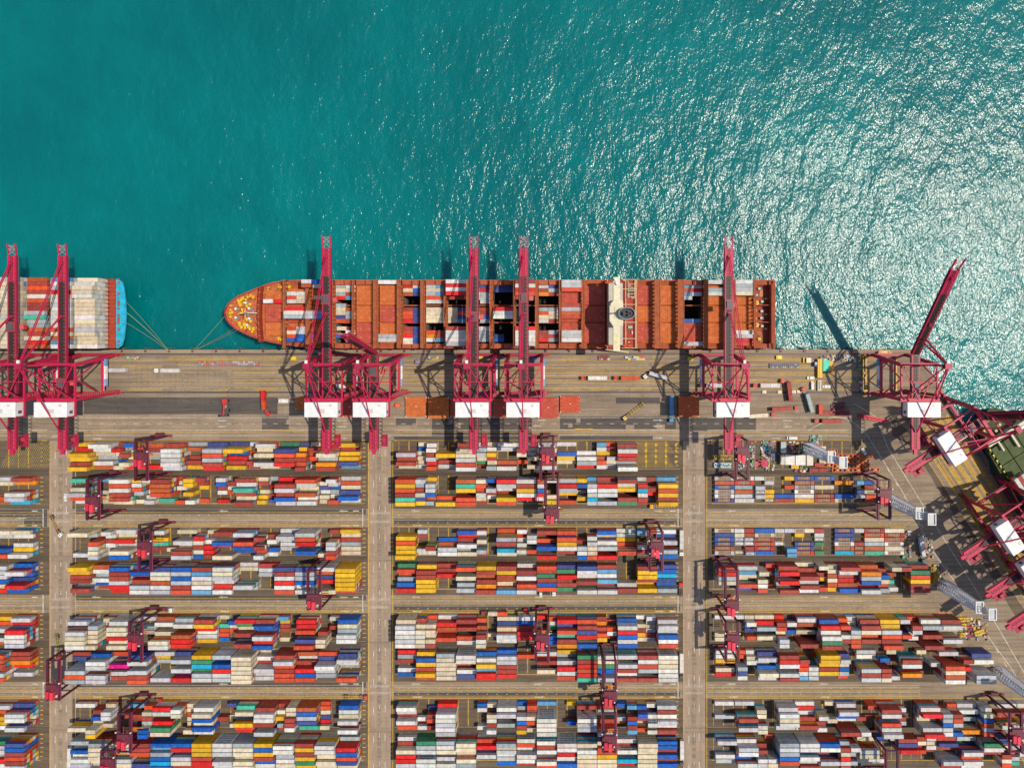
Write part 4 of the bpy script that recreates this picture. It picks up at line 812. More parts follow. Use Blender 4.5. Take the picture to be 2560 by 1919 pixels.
# superstructure
CRM = (.74, .66, .45)
m = SM(); pbox(m, 1516, 1590, 701, 870.5, DZ, DZ + 4.5, (.40, .07, .05)); m.build('superstructure_base', M_DECK, ship)
def P38(px, py): return P(px, py, 38)
def qbox(m, x0, x1, y0, y1, z, z0, z1, c, top=None):
    a = P(x0, y1, z); b = P(x1, y0, z); m.box(a[0], b[0], a[1], b[1], z0, z1, c, None, top)
m = SM(); qbox(m, 1525, 1556, 752, 815, 30, DZ + 4.5, 34, (.62, .57, .45)); qbox(m, 1521, 1556, 708, 862, 22, DZ + 4.5, 24, (.50, .46, .38)); m.build('accommodation_block', M_PAINT, ship)
m = SM(); qbox(m, 1533.5, 1550, 692.5, 877.5, 38, 34.2, 38, CRM); m.build('bridge_wing', M_PAINT, ship)
m = SM(); oct_ = [(1533, 752), (1524, 762), (1524, 802), (1533, 815), (1550, 815), (1558, 806), (1558, 758), (1550, 752)]
pts = [(*P38(*q), 38.25) for q in oct_]; m.poly(pts[::-1] if False else [pts[k] for k in range(len(pts))], CRM)
for a, b in zip(pts, pts[1:] + pts[:1]): m.poly([(a[0], a[1], 33.8), (b[0], b[1], 33.8), b, a], (.60, .55, .42))
for x, y, r in ((1530, 783, .5), (1543, 708, 1.1), (1538, 699, .7), (1528, 762, .4)):
    q = P38(x, y); m2 = SM(); m2.cyl(q[0], q[1], 38.0, 39.4, r, (.72, .74, .74)); m2.build('radar_dome', M_PAINT, ship)
q = P38(1534, 783); m2 = SM(); m2.cyl(q[0], q[1], 38.25, 47, .35, (.10, .10, .10), 8); m2.bar((q[0] + .3, q[1], 40), (q[0] + 7, q[1], 40), .5, .5, (.08, .08, .09))
m2.bar((q[0], q[1] - 3, 45), (q[0], q[1] + 3, 45), .2, .2, (.08, .08, .08)); m2.build('radar_mast', M_PAINT, ship)
m.build('bridge_roof', M_PAINT, ship)
for x, y, w, c in ((1543, 840, 5, (.80, .62, .03)), (1541, 856, 6, (.80, .62, .03)), (1536, 868, 4, (.78, .70, .40))): 
    m = SM(); a = P38(x - w / 2, y + w / 2); b = P38(x + w / 2, y - w / 2); m.box(a[0], b[0], a[1], b[1], 38.0, 38.06, c); m.build('deck_marking', M_PAINT, ship)
m = SM(); q = P(1567, 783, 41)
n = 20
for r0, z0, z1, c in ((4.0, DZ + 4.5, 40, (.30, .42, .50)), ):
    i = len(m.v)
    for k in range(n):
        t = 2 * math.pi * k / n; m.v.append((q[0] + 4.9 * math.cos(t), q[1] + 3.6 * math.sin(t), z0)); m.v.append((q[0] + 4.9 * math.cos(t), q[1] + 3.6 * math.sin(t), z1))
    for k in range(n):
        j = (k + 1) % n; m.f.append((i + 2 * k, i + 2 * j, i + 2 * j + 1, i + 2 * k + 1)); m.c.append(c)
    m.f.append(tuple(i + 2 * k + 1 for k in range(n))); m.c.append((.03, .03, .035))
for k in range(n):
    t = 2 * math.pi * k / n; t2 = 2 * math.pi * (k + 1) / n
    m.bar((q[0] + 4.7 * math.cos(t), q[1] + 3.4 * math.sin(t), 40.2), (q[0] + 4.7 * math.cos(t2), q[1] + 3.4 * math.sin(t2), 40.2), .5, 2.6, (.20, .26, .30))
for dx, dy, r in ((-1.6, 0, .9), (1.0, .9, .6), (1.0, -.9, .6), (2.6, 0, .45)): m.cyl(q[0] + dx, q[1] + dy, 40, 42.3, r, (.05, .05, .05), 10)
m.build('funnel', M_PAINT, ship)
m = SM()
for y0, y1 in ((700, 870),):
    for x in (1517, 1562, 1586, 1589): 
        a = pz(x, y0); b = pz(x, y1); m.bar((*a, DZ + 6.2), (*b, DZ + 6.2), .35, .35, (.72, .52, .25))
for y in (700.5, 724, 762, 806, 846, 869.5):
    a = pz(1552, y); b = pz(1590, y); m.bar((*a, DZ + 6), (*b, DZ + 6), .35, .35, (.70, .50, .28))
for y in (712, 720, 728, 736, 744): a = pz(1568, y); b = pz(1584, y); m.bar((*a, DZ + 6), (*b, DZ + 6), .3, .3, (.65, .60, .5))
for x in (1568, 1584): a = pz(x, 704); b = pz(x, 746); m.bar((*a, DZ + 6), (*b, DZ + 6), .3, .3, (.70, .50, .28))
m.build('deck_railing', M_PAINT, ship)
for x, y, z in ((1526, 706, 20), (1526, 863, 20), (1570, 864, 19)):
    m = SM(); q = P(x, y, z)
    for k in range(8):
        r = 1.35 * math.sin(math.pi * (k + .5) / 8); m.cyl(q[0] - 3.6 + .9 * k, q[1], z - 1.8, z + .25, r * .9, (.80, .10, .01), 10, r * .6)
    m.build('lifeboat', M_PAINT, ship)
for x, y, w, h_, c in ((1572, 715, 4, 1.5, WHITE), (1558, 702, 3, 3, WHITE), (1570, 855, 4.5, 1.6, WHITE), (1578, 831, 2, 8, WHITE), (1573, 818, 11, 6, (.20, .50, .46)), (1568, 738, 6, 7, (.30, .33, .28)), (1575, 727, 12, 16, (.06, .05, .05)), (1580, 745, 9, 6, (.5, .2, .08)), (1524, 830, 5, 18, (.20, .12, .12)), (1524, 740, 5, 20, (.20, .12, .12))):
    m = SM(); pbox(m, x - w / 2, x + w / 2, y - h_ / 2, y + h_ / 2, DZ + 4.5, DZ + 5.7, c); m.build('deck_equipment', M_PAINT, ship)
# stern deck
m = SM()
pbox(m, 1883, 1921, 714, 858, DZ, DZ + .5, (.40, .085, .06)); m.build('stern_deck', M_DECK, ship)
m = SM()
pbox(m, 1884, 1922, 701, 713, DZ, DZ + 3.0, (.42, .10, .05)); pbox(m, 1884, 1922, 858.5, 870, DZ, DZ + 3, (.42, .10, .05))
pbox(m, 1920, 1923, 713, 858, DZ, DZ + 7.2, (.34, .08, .04)); pbox(m, 1931, 1936.5, 700.5, 870.5, DZ, DZ + 1.5, (.46, .10, .05)); pbox(m, 1923, 1928, 701, 870, DZ + 6.9, DZ + 7.2, (.34, .08, .04))
for y in (763.5, 805.5): pbox(m, 1882, 1921, y - .9, y + .9, DZ, DZ + 5, (.50, .12, .08))
for k in range(22): y = 702 + 7.7 * k; pbox(m, 1924, 1935, y, y + .7, DZ + 1.5, DZ + 1.9, (.55, .14, .07))
m.build('stern_frame', M_DECK, ship)
for x, y, r in ((1890, 757, 1.3), (1890, 812, 1.4), (1896, 847, .9)): m = SM(); a = pz(x, y); m.cyl(a[0], a[1], DZ + .5, DZ + 2, r, (.80, .62, .02), 14); m.cyl(a[0], a[1], DZ + 2, DZ + 2.1, r * .5, (.35, .22, .04), 10); m.build('stern_winch', M_PAINT, ship)
for x, y in ((1884, 730), (1884, 750), (1888, 777), (1888, 797)): m = SM(); pbox(m, x - 2, x + 2, y - 4, y + 3, DZ + .5, DZ + 1.6, YEL); m.build('stern_winch', M_PAINT, ship)
for x, y in ((1896, 722), (1889, 738), (1903, 754), (1902, 778), (1901, 795), (1903, 815)): m = SM(); a = pz(x, y); m.cyl(a[0], a[1], DZ + .5, DZ + 2.2, .8, (.55, .53, .5), 10); m.box(a[0] + .5, a[0] + 2, a[1] - 1, a[1] + 1, DZ + .5, DZ + 1.5, (.12, .08, .06)); m.build('deck_vent', M_PAINT, ship)
for x, y in ((1913, 747), (1913, 786), (1913, 822)): m = SM(); a = pz(x, y); m.cyl(a[0], a[1], DZ + .5, DZ + 1.7, .7, (.6, .55, .1), 8); m.box(a[0] - 1.6, a[0] + 1.6, a[1] - .3, a[1] + .3, DZ + .5, DZ + 1.2, (.5, .42, .05)); m.build('stern_winch', M_PAINT, ship)
m = SM()
for a, b in (((1891, 828), (1901, 840)), ((1901, 840), (1901, 856)), ((1897, 828), (1904, 838)), ((1904, 838), (1904, 856))): m.bar((*pz(*a), DZ + .8), (*pz(*b), DZ + .8), .2, .2, (.8, .55, .1))
m.build('deck_piping', M_PAINT, ship); m = SM(); pbox(m, 1898, 1906, 723, 742, DZ + .5, DZ + .9, (.50, .16, .04))
m.build('deck_mat', M_PAINT, ship)
# gangway and rat of paint drums beside the ship
gw = MB(); a = P(1514, 872, 8); b = P(1572, 880, 1); gw.bar((*a, 9), (*b, .6), 1.2, .25, (.55, .42, .22)); gw.bar((a[0], a[1] + .6, 10), (b[0], b[1] + .6, 1.6), .1, .1, (.7, .6, .3)); gw.bar((a[0], a[1] - .6, 10), (b[0], b[1] - .6, 1.6), .1, .1, (.7, .6, .3))
tag(gw.build('gangway', M_PAINT), 'long tan gangway sloping from the brown ship to the quay by the white bridge', 'gangway')
# --- containers on the brown ship.  row j = 0..16 from the water side
def srow(j): return 706 + 9.55 * j + .3
def sbay(a, L='', Rr='', F='', z=DZ - 2.5, tiers=None, bay='', zmap=None):
    x0 = a
    for txt, dx, ln in ((L, 13.2, 6.06), (Rr, 37.5, 6.06), (F, 25.2, 12.19)):
        for j, ch in enumerate(txt):
            if ch in '. ': continue
            zz = (zmap.get(j, z) if zmap else z); nt = 1
            if tiers: nt = int(tiers[j]) if tiers[j] != '.' else 1
            for k in range(nt):
                cc = ch if k == nt - 1 else RR.choice('wwcbog')
                px, py = x0 + dx, srow(j)
                X, Y = P(px, py, DZ)
                zt = zz + 2.6 * (k + 1)
                sc = (ln * 2.44 if k == nt - 1 else 6 if ln > 7 else 3) * (H / (H - zt)) ** 2 * 1.15
                sz = 'long' if ln > 7 else 'short'
                end = '' if ln > 7 else (' bow-side half of' if dx < 20 else ' stern-side half of')
                tr = 'top box' if k == nt - 1 else 'box %d up' % (k + 1)
                addc(X, Y, zz + 2.62 * k, ln, cc, f"{CNAME[cc]} {sz} container, {tr},{end} {bay}, row {j+1} from the sea, brown ship", sc)
HD = DZ + 1.75; LO = DZ - 2.3
sbay(839, ".gcwr.gccvo.c.u..", ".wcbs..nggb.bwbw.", z=LO, bay='hold ahead of bare hatches', zmap={5: LO - 5, 12: LO - 2})
sbay(949, F="w.............gw.", z=HD, bay='second bare-hatch bay'); 
sbay(1007, ".rcn...boor.borwc", ".cuv...vvvv.vvvuv", z=LO, bay='hold astern of bare hatches')
sbay(1065, "...........", "", z=LO); sbay(1065, ".wcw...cccc..oaw.", ".scs...cccc..bbs.", F="....ow...........", z=LO + .8, bay='hold of uniform cream boxes')
sbay(1119, F="wrwrb.......bwwww", z=HD, tiers="3333.......233333".ljust(17, '3'), bay='bay of white and red blocks'); sbay(1119, L=".......cccc......", Rr=".......vovs......", z=LO, bay='bay of white and red blocks')
sbay(1175, ".uoww..boc..wggg.", ".vrgww.bbug.wggg.", z=LO, bay='bay under first middle boom')
sbay(1234, F=".vv..............", z=LO - 1, bay='hold of dark empty shafts'); sbay(1234, F=".......rww.......", z=HD, tiers=".......222.......", bay='hold of dark empty shafts'); sbay(1234, L="..............vu.", z=LO - 2, bay='hold of dark empty shafts')
sbay(1289, F="bwrob.......rwwww", z=HD, tiers="2222.......222222".ljust(17, '2'), bay='bay under second middle boom'); 
sbay(1346, ".wba...gocw..bbr.", ".vgb...gccb..gbg.", z=LO, bay='hold beside second middle crane', zmap={})
sbay(1403, F="wwo...bwno...www.", z=HD, tiers="222...1111...222.", bay='bay two ahead of the white bridge')
sbay(1705, "..wbs.....uubvg..".replace('..wbs', '.sosw'), ".wrw......suu....", z=LO, bay='open hold astern of the funnel'); sbay(1705, F="................w", z=HD, bay='open hold astern of the funnel')
sbay(1764, F="w.gw.............", z=HD, tiers="1.11.............", bay='bay behind the open stern hold')
sbay(1830, F="wgwc.........wwro", z=HD, tiers="2222.........1211", bay='last bay before the stern')
sbay(722, "...wow......ocou.".replace('ocou', 'oco.'), "...wcc......wwu..", z=HD, bay='foredeck bay'); sbay(722, F=".......rww.....u.", z=HD, tiers=".......233.....1.", bay='foredeck bay')
sbay(665, "......", "", z=HD); 
for px, py, ch in ((676.5, 753.5, 'w'), (703, 753.5, 'r')):
    X, Y = P(px, py, DZ); addc(X, Y, HD, 6.06, ch, f"{CNAME[ch]} short container alone on the foremost hatch of the brown ship", 40)
sbay(765, "wn......ww....u..", "u...c...ss....b..", z=HD, tiers="33......22....1..", bay='bay under the foredeck crane'); sbay(779, F=".w...............", z=HD, bay='bay under the foredeck crane')
# spreader with box hanging at the stern crane
# ---------------------------------------------------------------- left ship
s2 = empty('container_ship', (*P(100, 786, -4), 0), 0, 'container ship with light blue stern and white stacks, cut by the left frame edge', 'ship')
SO2 = Vector(s2.location)
BLUE = (.03, .44, .66)
y_t = P(0, 697, DZ)[1]; y_b = -7.6; xst = P(311, 0, DZ)[0]; xl = -620
m = SM(SO2); st = [(xst - 4, y_t), (xst - 1.6, y_t - 1.8), (xst - .4, y_t - 6), (xst + .6, y_t - 14), (xst + 1.0, (y_t + y_b) / 2), (xst + .6, y_b + 14), (xst - .4, y_b + 6), (xst - 1.6, y_b + 1.8), (xst - 4, y_b)]
oo = [(xl, y_t)] + st + [(xl, y_b)]
for a, b in zip(oo, oo[1:]):
    m.poly([(a[0], a[1], DZ - 1.2), (b[0], b[1], DZ - 1.2), (b[0] - (11.5 if b[0] > xl else 0), b[1], -5), (a[0] - (11.5 if a[0] > xl else 0), a[1], -5)][::-1], (.02, .30, .46))
m.build('hull', M_DECK, s2)
m = SM(SO2); m.poly([(x, y, DZ - 1.2) for x, y in oo][::-1], (.40, .085, .05)); m.build('deck', M_DECK, s2)
m = SM(SO2); xb = P(290.5, 0, DZ)[0]; q = [(xb, y_t)] + st + [(xb, y_b)]
m.poly([(x, y, DZ) for x, y in q][::-1], BLUE)
for a, b in zip(q, q[1:]): m.poly([(a[0], a[1], DZ), (b[0], b[1], DZ), (b[0], b[1], DZ - 1.2), (a[0], a[1], DZ - 1.2)][::-1], BLUE)
m.build('stern_deck', M_DECK, s2)
for py, w in ((697.5, 4), (706, 5), (734, 7), (758, 14), (772, 5), (787, 5), (796, 10), (805, 10), (824, 6), (853, 6), (863, 4)):
    m = SM(SO2); a = P(294, py + w / 2, DZ); b = P(299, py - w / 2, DZ); m.box(a[0], b[0], a[1], b[1], DZ, DZ + .06, (.20, .05, .08)); m.box(b[0] - .6, b[0] - .1, a[1] + .1, b[1] - .1, DZ + .06, DZ + .5, (.40, .08, .05)); m.build('mooring_opening', M_PAINT, s2)
m = SM(SO2)
a = P(274, 870, DZ); b = P(289, 698, DZ); m.box(a[0], b[0], a[1], b[1], DZ - 1.2, DZ - .8, (.42, .07, .04))
for k in range(18):
    y = a[1] + (b[1] - a[1]) * k / 17; m.box(a[0], a[0] + .5, y - .15, y + .15, DZ - .8, DZ + 5, (.38, .09, .05)); m.box(b[0] - .5, b[0], y - .15, y + .15, DZ - .8, DZ + .6, (.38, .09, .05)); m.box(a[0] + .5, b[0], y - .12, y + .12, DZ + .2, DZ + .4, (.48, .10, .05))
m.build('stern_frame', M_DECK, s2)
tops = {0: ("cwccwccccwccwcccw", "45666555555555444"), 1: ("swgrcwwwwwwwocnsw", "55555555555555555"), 2: ("nbobwobbwtggnbcrn", "55555555665555655".replace('6', '6')), 3: ("wccccccccwccccccc", "66666666666666666"), 4: ("wbrcbwoonwcbwrcbw", "55555565555655555"), 5: ("ccwcwbbocwwcccwcc", "55555555655555555"), 6: ("wcwcwbbocwwcccwcc", "55555555555555555")}
for bi, (cs, hs) in tops.items():
    xr = -275.3 - 14.25 * bi
    for j in range(17):
        Y = y_t - 1.45 - 2.52 * j; h = int(hs[j])
        for k in range(h):
            cc = cs[j] if k == h - 1 or (bi in (0, 3) and RR.random() < .5) else RR.choice('wwwccwgwwbcs' if bi != 0 else 'wwwccwwcw')
            zt = DZ + 2.65 * (k + 1); kk = (H / (H - zt)) ** 2
            sc = (12.19 * 2.44 if k == h - 1 else 0) * kk + 2.44 * 2.6 * .62 * kk
            if bi > 4: sc *= .1
            tr = 'topping its stack' if k == h - 1 else 'tier %d' % (k + 1)
            addc(xr - 6.1, Y, DZ + .3 + 2.65 * k, 12.19, cc, f"{CNAME[cc]} long container {tr}, row {j+1} from the sea, bay {bi+1} ahead of the light blue stern", sc, math.pi * 0)
# mooring lines
def rope(a, b, sag, lab, w=.16, c=(.30, .30, .12)):
    m = MB(); a = Vector(a); b = Vector(b); pr = a
    for i in range(1, 11):
        t = i / 10; q = a.lerp(b, t); q.z -= sag * 4 * t * (1 - t); m.bar(pr, q, w, w, c); pr = q
    return tag(m.build('mooring_line', M_PAINT), lab, 'rope', 'mooring lines from the ships to the quay')
qb = P(424, 877.5)
for (x, y), l in (((313, 752), 'thin olive mooring line from the blue stern, the longest and outermost'), ((314.5, 780), 'thin olive mooring line from mid blue stern, inner of three'), ((313, 805), 'thin olive mooring line from the blue stern nearest the quay'), ((314.3, 778), 'thin olive mooring line just beside the inner stern line')):
    rope((*P(x, y, DZ - 2), DZ - 2), (qb[0], qb[1], .7), 1.5, l)
qb = P(483.5, 877.5)
for (x, y), l, c in (((563.5, 788), 'pale green mooring line from the very tip of the brown bow', (.30, .42, .16)), ((586, 822), 'brownish mooring line from the brown bow, steeper of the close pair', (.30, .20, .12)), ((592, 826), 'grey green mooring line from the brown bow, lower of the close pair', (.25, .32, .18))):
    rope((*P(x, y, DZ - 1), DZ - 1), (qb[0], qb[1], .7), 1.0, l, .2, c)
# ---------------------------------------------------------------- green-decked ship on the second quay
g = E2(0); gx0, gy0 = P(*E2(4, -74), DZ)
s3 = empty('cargo_ship', (gx0, gy0, -4), -math.atan2(EDY, EDX), 'green-decked ship at the second quay, cut by the right frame edge', 'ship')
def gq(u, v): return (u, v)
GR = (.075, .095, .040)
m = MB(); bw = [(-14, 0), (-12, 3.5), (-7, 8), (0, 12), (10, 15.2), (25, 16.2), (120, 16.2), (120, -16.2), (25, -16.2), (10, -15.2), (0, -12), (-7, -8), (-12, -3.5)]
m.poly([(x, y, 14) for x, y in bw][::-1], GR)
for a, b in zip(bw, bw[1:] + bw[:1]): m.poly([(a[0], a[1], 15.0), (b[0], b[1], 15.0), (b[0] + (3 if b[0] < 20 else 0), b[1] * (.75 if b[0] < 20 else 1), -1), (a[0] + (3 if a[0] < 20 else 0), a[1] * (.75 if a[0] < 20 else 1), -1)], (.03, .05, .045))
m.build('hull', M_DECK, s3)
m = MB()
for k in range(2):
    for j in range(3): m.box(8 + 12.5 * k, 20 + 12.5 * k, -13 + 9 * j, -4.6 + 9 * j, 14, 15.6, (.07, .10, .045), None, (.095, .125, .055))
m.build('hatch_cover', M_DECK, s3)
m = MB(); m.box(2, 4.2, -15, 13, 19, 20.5, (.62, .56, .42)); m.box(4.3, 15, 1, 2.2, 17, 18.2, (.62, .56, .42)); m.box(4.3, 12, -8, -7, 17, 18, (.62, .56, .42)); m.cyl(3.1, 0, 14, 19, .9, (.5, .45, .35)); m.build('foremast_crosstree', M_PAINT, s3)
for k in range(11): m = MB(); x = -8 + 4 * k; y = -min(13.5, 9 + 1.1 * k); m.cyl(x, y, 14, 15.4, .6, (.75, .55, .03), 9); m.box(x + .5, x + 1.8, y - .4, y + .6, 14, 15, (.30, .34, .08)); m.build('mooring_winch', M_PAINT, s3)
for x, y in ((-6, 3), (-4, 6), (0, -4), (-2, 0), (5, 9)): m = MB(); m.cyl(x, y, 14, 15.5, .7, (.70, .65, .3), 9); m.cyl(x, y, 15.5, 15.7, .9, (.5, .45, .2), 9); m.build('deck_vent', M_PAINT, s3)
for bi in range(4):
    for j in range(11):
        if bi == 0 and 2 < j < 8: continue
        for k in range(2 if bi == 0 else 3):
            u, v = 33 + 13.2 * bi, -14.0 + 2.55 * j
            w = s3.matrix_basis if False else None
            a = -math.atan2(EDY, EDX); X = gx0 + u * math.cos(a) - v * math.sin(a); Y = gy0 + u * math.sin(a) + v * math.cos(a)
            cc = RR.choice('bbrbvoebw')
            addc(X, Y, 15.7 + 2.62 * k, 12.19, cc, f"{CNAME[cc]} long container, bay {bi+1}, row {j+1}, tier {k+1}, green ship at the second quay", 8, a)
# ---------------------------------------------------------------- vehicles and things on the quay
def truck(px, py, deg, cab, lab, cabrot=0.0, trailer=12.3, tcol=(.12, .09, .07), load=None, loadlab='', scar=1.0, flatz=1.45):
    """px,py = centre of the trailer bed; deg = heading in the picture (0 = right, 90 = up)"""
    X, Y = P(px, py, 2)
    t = empty('truck', (X, Y, .12), math.radians(deg), lab, 'truck', 'tractor units and trailers on the port roads')
    h = trailer / 2
    m = MB(); 
    for sy in (-.55, .55): m.box(-h, h, sy - .12, sy + .12, 1.05, 1.4, tcol)
    for k in range(7): x = -h + .2 + k * (trailer - .6) / 6; m.box(x, x + .25, -1.2, 1.2, 1.1, 1.38, tcol)
    m.build('trailer_frame', M_PAINT, t)
    for x in (-h + 1.3, -h + 2.7):
        m = MB(); m.box(x - .5, x + .5, -1.2, -.7, 0, 1.0, BLACK); m.box(x - .5, x + .5, .7, 1.2, 0, 1.0, BLACK); m.box(x - .1, x + .1, -.7, .7, .4, .6, (.08, .07, .06)); m.build('wheel_axle', M_PAINT, t)
    Mx = Matrix.Translation(Vector((h - .8, 0, 0))) @ Matrix.Rotation(math.radians(cabrot), 4, 'Z')
    m = MB(); m.box(-.8, 4.6, -.5, .5, .55, .95, (.07, .06, .06), Mx); m.box(1.0, 2.1, -1.15, 1.15, .95, 1.6, (.18, .15, .13), Mx); m.build('chassis', M_PAINT, t)
    m = MB(); m.box(2.5, 4.7, -1.2, 1.2, .7, 2.75, cab, Mx); m.box(2.75, 4.3, -1.05, 1.05, 2.75, 2.95, tuple(min(.9, q * 1.1) for q in cab), Mx); m.box(4.7, 4.78, -1.0, 1.0, 1.7, 2.5, (.03, .04, .05), Mx)
    m.box(3.2, 3.7, -.25, .25, 2.95, 3.15, (.10, .08, .08), Mx); cb = m.build('cab', M_PAINT, t)
    for x in (0, 3.4):
        m = MB(); m.box(x - .5, x + .5, -1.2, -.8, 0, .98, BLACK, Mx); m.box(x - .5, x + .5, .8, 1.2, 0, .98, BLACK, Mx); m.build('wheel_axle', M_PAINT, t)
    if load:
        a = math.radians(deg); n = len(load)
        for i, (off, ln, ch) in enumerate(load):
            addc(X + off * math.cos(a), Y + off * math.sin(a), .12 + flatz, ln, ch, f"{CNAME[ch]} {'long' if ln > 7 else 'short'} container carried on the {loadlab}" + (('', ', front one', ', rear one')[0] if n == 1 else (', rear one', ', front one')[i]), 500, a)
CR = (.60, .03, .03); CO = (.70, .08, .03); CW = (.75, .74, .72)
F1 = lambda ch: [(-.4, 12.19, ch)]
F2 = lambda a, b: [(-3.5, 6.06, a), (2.7, 6.06, b)]
truck(1492, 944.5, 180, CR, 'red-cabbed truck heading left with a white box in the middle quay lanes', load=F1('w'), loadlab='first of two red-cabbed trucks in line')
truck(1574, 944.5, 180, CR, 'red-cabbed truck heading left with an orange box behind the white-box truck', load=F1('o'), loadlab='second of two red-cabbed trucks in line')
truck(1644, 938, 163.5, CW, 'white-cabbed truck turning sharply left out of the quay lanes', cabrot=55, load=F1('w'), loadlab='sharply turning white-cabbed truck')
truck(1678, 1014, -90, (.02, .30, .60), 'blue-cabbed truck with pale blue boxes standing across the apron', load=F1('s'), loadlab='blue-cabbed truck standing across the apron')
truck(1590, 1023, 218, (.70, .50, .10), 'empty yellow skeletal trailer truck slanting across the apron', tcol=(.55, .33, .04))
truck(427, 926, 180, CW, 'white-cabbed truck with white box alone between the left cranes', load=F1('w'), loadlab='white-cabbed truck alone at the left of the quay')
truck(293, 925, 180, CO, 'orange-cabbed truck with white box at the foot of the left crane', load=F1('w'), loadlab='orange-cabbed truck at the foot of the left crane')
truck(660.5, 1001, -87, CR, 'red-cabbed truck with two red boxes standing across the dark apron patch', cabrot=35, load=F2('r', 'o'), loadlab='truck standing across the dark apron patch')
truck(866, 964, 180, CR, 'red-cabbed truck with short white and orange boxes under the foredeck crane', load=F2('a', 'w'), loadlab='truck under the foredeck crane')
truck(1787, 963, 180, CR, 'red-cabbed truck with white box under the pale-edged crane boom', load=F1('w'), loadlab='truck under the pale-edged crane boom')
truck(1922, 963, 180, CR, 'red-cabbed truck with two short white boxes right of the pale-edged crane', load=F2('w', 'w'), loadlab='truck just right of the pale-edged crane')
truck(1972, 976, 97, CO, 'orange-cabbed truck with a brown box turning out of the lanes', cabrot=70, load=F1('b'), loadlab='orange-cabbed truck turning out of the lanes')
truck(2022, 1005, 106, CO, 'orange-cabbed truck with grey box heading up past the white barriers', cabrot=18, load=F1('g'), loadlab='truck heading up past the white barriers')
truck(1954, 1021, 2, CR, 'red-cabbed truck heading right with a brown box', load=F1('b'), loadlab='red-cabbed truck heading right behind the cranes')
truck(1896, 1038, 4, CR, 'red-cabbed truck with cream box half under the white machinery house', load=F1('c'), loadlab='truck half under the white machinery house')
truck(2075, 1051.5, 180, CR, 'red-cabbed truck with a brown box nearest the diagonal road', load=F1('b'), loadlab='truck nearest the diagonal road')
truck(133, 1308, -67, CW, 'empty rusty skeletal truck with white cab crossing the left road', cabrot=28, tcol=(.40, .22, .08))
truck(142, 1608, -82, (.35, .06, .05), 'empty mossy skeletal truck lower on the left cross road', tcol=(.30, .28, .07))
truck(178, 1891, -90, CW, 'white box trailer parked on the left road near the bottom edge', load=F1('w'), loadlab='trailer near the bottom of the left road')
truck(1703, 1348, -90, CW, 'truck with white box at the right end of the third block', load=F1('w'), loadlab='truck at the right end of the third block')
truck(1703, 1655, -90, (.12, .10, .09), 'dark-cabbed truck with white box at the right end of the sixth block', load=F1('w'), loadlab='truck at the right end of the sixth block')
truck(1704, 1872, -90, (.12, .10, .09), 'dark-cabbed truck with white box at the right end of the eighth block', load=F1('w'), loadlab='truck at the right end of the eighth block')
truck(2303, 1366, -80, (.10, .12, .16), 'truck with white box slanting at the end of the short-box block', load=F1('w'), loadlab='truck slanting at the end of the flat block')
truck(1664, 1265, 180, (.80, .42, .02), 'yellow truck in the lane below the yellow stacks', tcol=(.70, .40, .02))
truck(879, 1742, 0, (.60, .10, .06), 'empty golden skeletal trailer truck in the lane above the seventh block', tcol=(.60, .40, .06))
truck(403, 1524, 0, CW, 'white-cabbed truck waiting by the crane above the fifth block', trailer=7)
truck(1243, 1531, 180, (.30, .05, .04), 'truck with short orange and cream boxes in the lane above the fifth block', load=F2('o', 'c'), loadlab='truck above the fifth block')
truck(376, 1750, 0, CR, 'red-cabbed truck in the lane above the seventh block', trailer=7)
truck(1343, 1525, 180, CR, 'red-cabbed truck half hidden by the crane above the fifth block', trailer=9)
truck(1360, 1483, 0, CW, 'white-cabbed empty truck at the lower edge of the fourth block', trailer=7)
truck(1702, 1481, 90, CR, 'red-cabbed tractor at the corner of the fourth block', trailer=5)
def car(px, py, deg, c, lab, L=4.6, van=False):
    X, Y = P(px, py, 1); t = empty('parked_car' if not van else 'parked_van', (X, Y, .12), math.radians(deg), lab, 'van' if van else 'car', 'light vehicles parked on the quay'); h = L / 2
    m = MB(); m.box(-h, h, -.9, .9, .3, 1.0, c); m.box(-h * (.95 if van else .55), h * (.65 if van else .3), -.82, .82, 1.0, 1.9 if van else 1.45, c); m.build('body', M_PAINT, t)
    m = MB(); a = h * (.65 if van else .3); m.box(a, a + .25, -.75, .75, 1.0, 1.35, (.03, .04, .05)); m.box(-h * .55 - .2, -h * .55, -.7, .7, 1.0, 1.3, (.03, .04, .05)); m.build('windscreen', M_PAINT, t)
    for x in (-h * .62, h * .62): m = MB(); m.box(x - .33, x + .33, -.95, .95, 0, .62, BLACK); m.build('wheel_axle', M_PAINT, t)
car(2027, 944.5, 180, CW, 'white car with dark windows in the hatched quay lanes'); car(2030.5, 963, 90, CW, 'white van standing across the lanes beside the yellow machine', 5.4, True)
car(2066, 966, 0, CW, 'white pickup just right of the pale trailer on the quay', 5.0); car(1980, 1094.5, 180, CW, 'white van on the road above the junk-filled block', 6.5, True); car(164, 1243, -90, CW, 'white car on the left cross road above the empty truck')
car(1352, 1482, 90, CW, 'white car in the lane between two lower blocks of the middle column'); car(2160, 1128, -60, CW, 'white car on the diagonal road under crane shadow')
